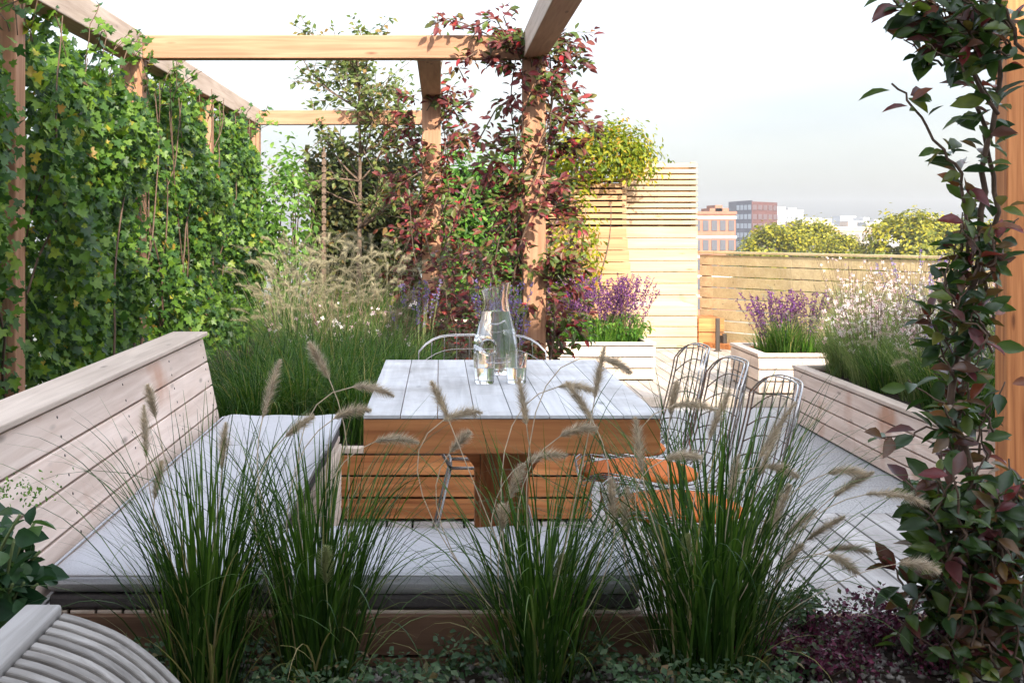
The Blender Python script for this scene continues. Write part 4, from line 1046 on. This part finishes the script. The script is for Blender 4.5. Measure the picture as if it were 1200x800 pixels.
MB().box(.96, 1.73, 13.31, 13.74, .08, 1.20).box(.96, 1.73, 13.33, 13.74, 1.2, 1.58).build('liner', M['gap'], ls)
MB().box(.93, 1.78, 13.22, 13.77, 1.625, 1.65).build('cap', M['gold_x'], ls, bevel=.003)
lb = thing('timber_step', 'low pale boarded block at the foot of the tall screen', 'block', (2.2, 13.4, .07))
m = MB()
for k in range(4): m.box(1.72, 2.38, 13.0, 13.03, .08 + k * .098, .08 + k * .098 + .092)
m.build('front_panel', M['lath_x'], lb, bevel=.003)
MB().box(1.73, 2.37, 13.04, 13.78, .075, .465).build('core', M['pale_y'], lb, bevel=.003)
ob = thing('cedar_box', 'orange cedar box tucked beside the boarded block', 'box', (2.55, 13.3, .07))
MB().box(2.42, 2.66, 13.15, 13.17, .08, .21).box(2.42, 2.66, 13.15, 13.17, .216, .34).build('front_panel', M['cedar_x'], ob, bevel=.003)
MB().box(2.42, 2.66, 13.174, 13.74, .075, .335).build('body', M['cedar_y'], ob, bevel=.003)
# fence running right and towards the camera
fa, fb = Vector((2.56, 13.86, 0)), Vector((4.95, 10.2, 0)); fd = (fb - fa).normalized(); fl = (fb - fa).length
FM = Matrix.Translation(fa) @ Matrix.Rotation(math.atan2(fd.y, fd.x), 4, 'Z')
fn = thing('board_fence', 'honey coloured board fence running along the terrace edge', 'fence', tuple(fa))
m = MB()
xs = np.arange(0, fl, 1.2)
for k in range(8):
    for q in xs: m.box(q + .002, min(q + 1.198, fl), 0, .025, .08 + k * .106, .08 + k * .106 + .097, FM)
m.build('board_panel', M['fence_x'], fn, bevel=.003)
for q in list(xs) + [fl - .07]: MB().box(q, q + .07, .028, .098, -.02, .92, FM).build('post', M['gold_z'], fn, bevel=.003)
m = MB().box(-.0, fl, -.02, .1, .932, .955, FM); m.build('cap', M['fence_x'], fn, bevel=.003)
gb = thing('glass_balustrade', 'frameless glass balustrade standing in front of the board fence', 'balustrade', tuple(fa))
GM = FM @ Matrix.Translation((0, -.42, 0))
for q in np.arange(.62, fl - .8, .84):
    MB().box(q, q + .834, 0, .012, .16, .98, GM).build('glass_panel', M['panel'], gb)
    MB().box(q + .1, q + .15, -.02, .032, .12, .19, GM).build('clamp', M['darkmetal'], gb, bevel=.002)
MB().box(.1, fl, -.05, .07, .07, .12, GM).build('kerb_rail', M['cedar_x'], gb, bevel=.003)
for (px, Y, hh, lab) in ((841, 12.7, .30, 'slim dark bollard light standing on the raised deck'), (849, 13.0, .14, 'stubby dark spike light beside the slim bollard')):
    c = at(px, 0, Y); c.z = .07
    bl = thing('bollard_light', lab, 'bollard', c, 'garden lights by the balustrade')
    MB().box(c.x - .018, c.x + .018, c.y - .018, c.y + .018, .07, .07 + hh).build('shaft', M['darkmetal'], bl, bevel=.003)
    MB().box(c.x - .03, c.x + .03, c.y - .03, c.y + .03, .0705, .08).build('base_plate', M['darkmetal'], bl, bevel=.002)

# ------------------------------------------------------------------ city beyond
def building(label, px0, px1, ytop, Y, depth, floors, cols, wallc, winc, side_cols=0, side_c=None, zb=-18, yaw=0, band=None, roofbox=None, fh=3.2):
    a, b = at(px0, ytop, Y), at(px1, ytop, Y); zt = a.z
    t = thing('city_building', label, 'building', ((a.x + b.x) / 2, Y, zb), 'buildings beyond the terrace')
    wm = plain('facade', wallc, .85, .2, noise=.12, nscale=.6); MB().box(a.x, b.x, Y, Y + depth, zb, zt).build('wall', wm, t)
    gm_ = plain('window glass', winc, .25, .5)
    mw = None; W = (b.x - a.x) / cols
    for f in range(floors):
        z = zt - 1.0 - f * fh
        if band: MB().box(a.x - .15, b.x + .15, Y - .16, Y - .004, z + .25, z + .65).build('band', band, t)
        for c_ in range(cols):
            o = MB().box(-.33 * W, .33 * W, -.12, .1, -1.7, 0).build('window', gm_, t) if mw is None else mw.copy()
            if mw is None: mw = o
            else: COL.objects.link(o); o.parent = t; o.matrix_parent_inverse = mw.matrix_parent_inverse
            o.location = (a.x + (c_ + .5) * W, Y, z)
    if side_cols:
        sx = a.x; MB().box(sx - .1, sx - .004, Y + .02, Y + depth, zb, zt - .02).build('side_wall', plain('side facade', side_c, .85, .2, noise=.15, nscale=.6), t)
    MB().box(a.x - .2, b.x + .2, Y - .2, Y + depth + .2, zt + .004, zt + .45).build('parapet', wm, t)
    if roofbox:
        for (f0, f1, hh) in roofbox: MB().box(a.x + (b.x - a.x) * f0, a.x + (b.x - a.x) * f1, Y + 2, Y + depth * .6, zt + .46, zt + hh).build('roof_house', wm, t)
    return t
white = plain('white band', (.55, .52, .48), .8, .2)
building('brick apartment block with white bands nearest the timber screen', 812, 862, 251, 230, 16, 5, 5, (.27, .125, .08), (.07, .07, .08), band=white, roofbox=[(.45, .9, 1.0), (.58, .75, 1.5)])
# tower: two faces, the left one coloured dark for its shade
tw = thing('city_building', 'red brick tower with its left face coloured as shade, rising over the trees', 'building', (80, 400, -18), 'buildings beyond the terrace')
red, dk = plain('red brick', (.115, .045, .035), .85, .2, noise=.2, nscale=.4), plain('shaded tower side', (.09, .08, .10), .6, .4, noise=.2, nscale=.4)
a, b_, c_ = at(863, 237, 405), at(881, 237, 392), at(911, 237, 412)
TW = MB(); zt = a.z
TW.prism([(b_.x, b_.y), (c_.x, c_.y), (c_.x - 9, c_.y + 14), (a.x + 1, a.y + 14)], 2, -18, zt); TW.build('wall', red, tw)
da = Vector((b_.x - a.x, b_.y - a.y, 0)); MB().prism([(a.x, a.y), (b_.x - .02, b_.y - .02), (b_.x + .6, b_.y + 1.2), (a.x + .6, a.y + 14)], 2, -18, zt + .3).build('side_wall', dk, tw)
wg = plain('tower window', (.30, .32, .36), .3, .5); wg2 = plain('tower window dark', (.10, .06, .06), .3, .5)
def row(p, q, nn, nz, gm_):
    d = Vector((q.x - p.x, q.y - p.y, 0)); L = d.length; rot = math.atan2(d.y, d.x); first = None
    for f in range(nz):
        for k in range(nn):
            if first is None: o = first = MB().box(-L / nn * .36, L / nn * .36, -.12, .1, -.7, .7).build('window', gm_, tw)
            else: o = first.copy(); COL.objects.link(o); o.parent = tw; o.matrix_parent_inverse = first.matrix_parent_inverse
            s_ = (k + .5) / nn; o.location = (p.x + d.x * s_, p.y + d.y * s_, zt - 1.6 - f * 2.6); o.rotation_euler = (0, 0, rot)
row(a, b_, 4, 6, wg); row(b_, c_, 5, 6, wg2)
building('white office building beside the red tower', 903, 941, 248, 460, 20, 3, 7, (.46, .46, .46), (.16, .17, .2), roofbox=[(.15, .5, 1.6), (.6, .85, 1.2)])
building('low pale terrace with brick fronts behind the yellow trees', 962, 1032, 268, 300, 14, 3, 9, (.46, .39, .33), (.16, .14, .13), band=plain('brick band', (.40, .22, .15), .8, .2), roofbox=[(.05, .25, 1.1), (.5, .65, 1.5)])
building('long pale roofed block low on the skyline', 1015, 1075, 262, 520, 20, 2, 8, (.44, .42, .41), (.2, .2, .22), roofbox=[(.2, .5, 1.5)])
building('far pale office slab just right of the tower', 925, 962, 256, 700, 30, 3, 7, (.42, .42, .42), (.2, .2, .22))
building('far low brick row on the skyline beside the climber', 1075, 1130, 259, 800, 30, 2, 9, (.40, .30, .25), (.2, .18, .18), roofbox=[(.3, .4, 3)])
building('tiny pale tower block far away over the terrace roofs', 985, 1003, 254, 900, 20, 3, 4, (.42, .42, .43), (.22, .22, .24))
building('low white roofed block on the skyline beside the largest yellow tree', 1000, 1045, 260, 640, 30, 2, 8, (.44, .43, .42), (.2, .2, .22), roofbox=[(.3, .45, 2.0)])
building('thin pale slab on the skyline behind the dark distant tree', 948, 985, 257, 980, 30, 2, 6, (.42, .41, .41), (.22, .22, .24))
building('grey block half hidden behind the yellow tree', 940, 972, 262, 380, 18, 2, 5, (.52, .44, .40), (.2, .2, .22))
# trees
def city_tree_proto(mat, nleaf, label, group):
    t = thing('city_tree', label, 'tree', (0, 0, 0), group)
    p, o = blob(nleaf, (0, 0, 13.6), (4.5, 4.5, 4.6), 60, .2, .75)
    scatter_leaves('crown', t, M[mat], T_SMALL, p, o, rng.uniform(.3, .6, nleaf), .4, .5, .3)
    m = MB(); m.tube([(0, 0, 0), (.1, 0, 4), (0, .1, 9), (.1, 0, 13)], [.45, .36, .25, .1], 8)
    for k in range(8):
        a_ = k * .8; m.tube([(0, 0, 7 + .5 * k), (1.2 * math.cos(a_), 1.2 * math.sin(a_), 9 + .5 * k), (3 * math.cos(a_), 3 * math.sin(a_), 11.5 + .5 * k)], [.16, .1, .04], 5)
    m.build('trunk', M['bark'], t, True)
    return t
def put_trees(proto, spots):
    for i, (px, ytop, Y, s_, lab) in enumerate(spots):
        c = at(px, ytop, Y); loc = (c.x, Y, c.z - 18.0 * s_); 
        if i == 0: proto.location = loc; proto.scale = (s_,) * 3; proto['label'] = lab
        else: copy_tree(proto, loc, i * 1.3, s_, lab)
ct = city_tree_proto('citytree', 9000, '', 'sunlit city trees beyond the fence')
put_trees(ct, [(912, 269, 118, .68, 'yellow green city tree in front of the red tower'), (950, 264, 122, .74, 'yellow green city tree in front of the white office building'), (984, 279, 116, .5, 'low yellow green city tree right of the office building'),
               (1063, 256, 114, .86, 'largest yellow green city tree left of the climber'), (1108, 262, 120, .8, 'yellow green city tree touching the climber leaves'), (1175, 268, 118, .9, 'yellow green city tree behind the timber post')])
ct2 = city_tree_proto('citydark', 2600, '', 'dark trees far behind the buildings')
put_trees(ct2, [(876, 286, 140, .5, 'dark tree in front of the foot of the red tower'), (1014, 284, 135, .5, 'dark tree between the yellow trees'), (950, 258, 520, 1.6, 'dark distant tree right of the office building'), (1040, 254, 620, 1.9, 'far dark tree on the skyline above the pale terrace'),
                (1075, 258, 560, 1.6, 'far dark tree behind the largest yellow tree'), (1100, 254, 640, 1.8, 'far dark tree near the climber on the skyline'), (1130, 256, 600, 1.8, 'far dark tree just behind the climber on the skyline'), (1000, 262, 560, 1.5, 'far dark tree above the brick terrace')])
# air: a thin even haze between the terrace and the far skyline
hm = bpy.data.materials.new('thin haze'); hm.use_nodes = True; hn = hm.node_tree; hn.nodes.clear()
ho = hn.nodes.new('ShaderNodeOutputMaterial'); hv = hn.nodes.new('ShaderNodeVolumePrincipled')
hv.inputs['Color'].default_value = (.95, .96, 1, 1); hv.inputs['Density'].default_value = .00032; hv.inputs['Anisotropy'].default_value = .2
hn.links.new(hv.outputs[0], ho.inputs['Volume'])
tag(MB().box(-700, 700, -30, 1300, -19.2, 26).build('haze', hm), kind='stuff')
print('objects', len(bpy.data.objects))
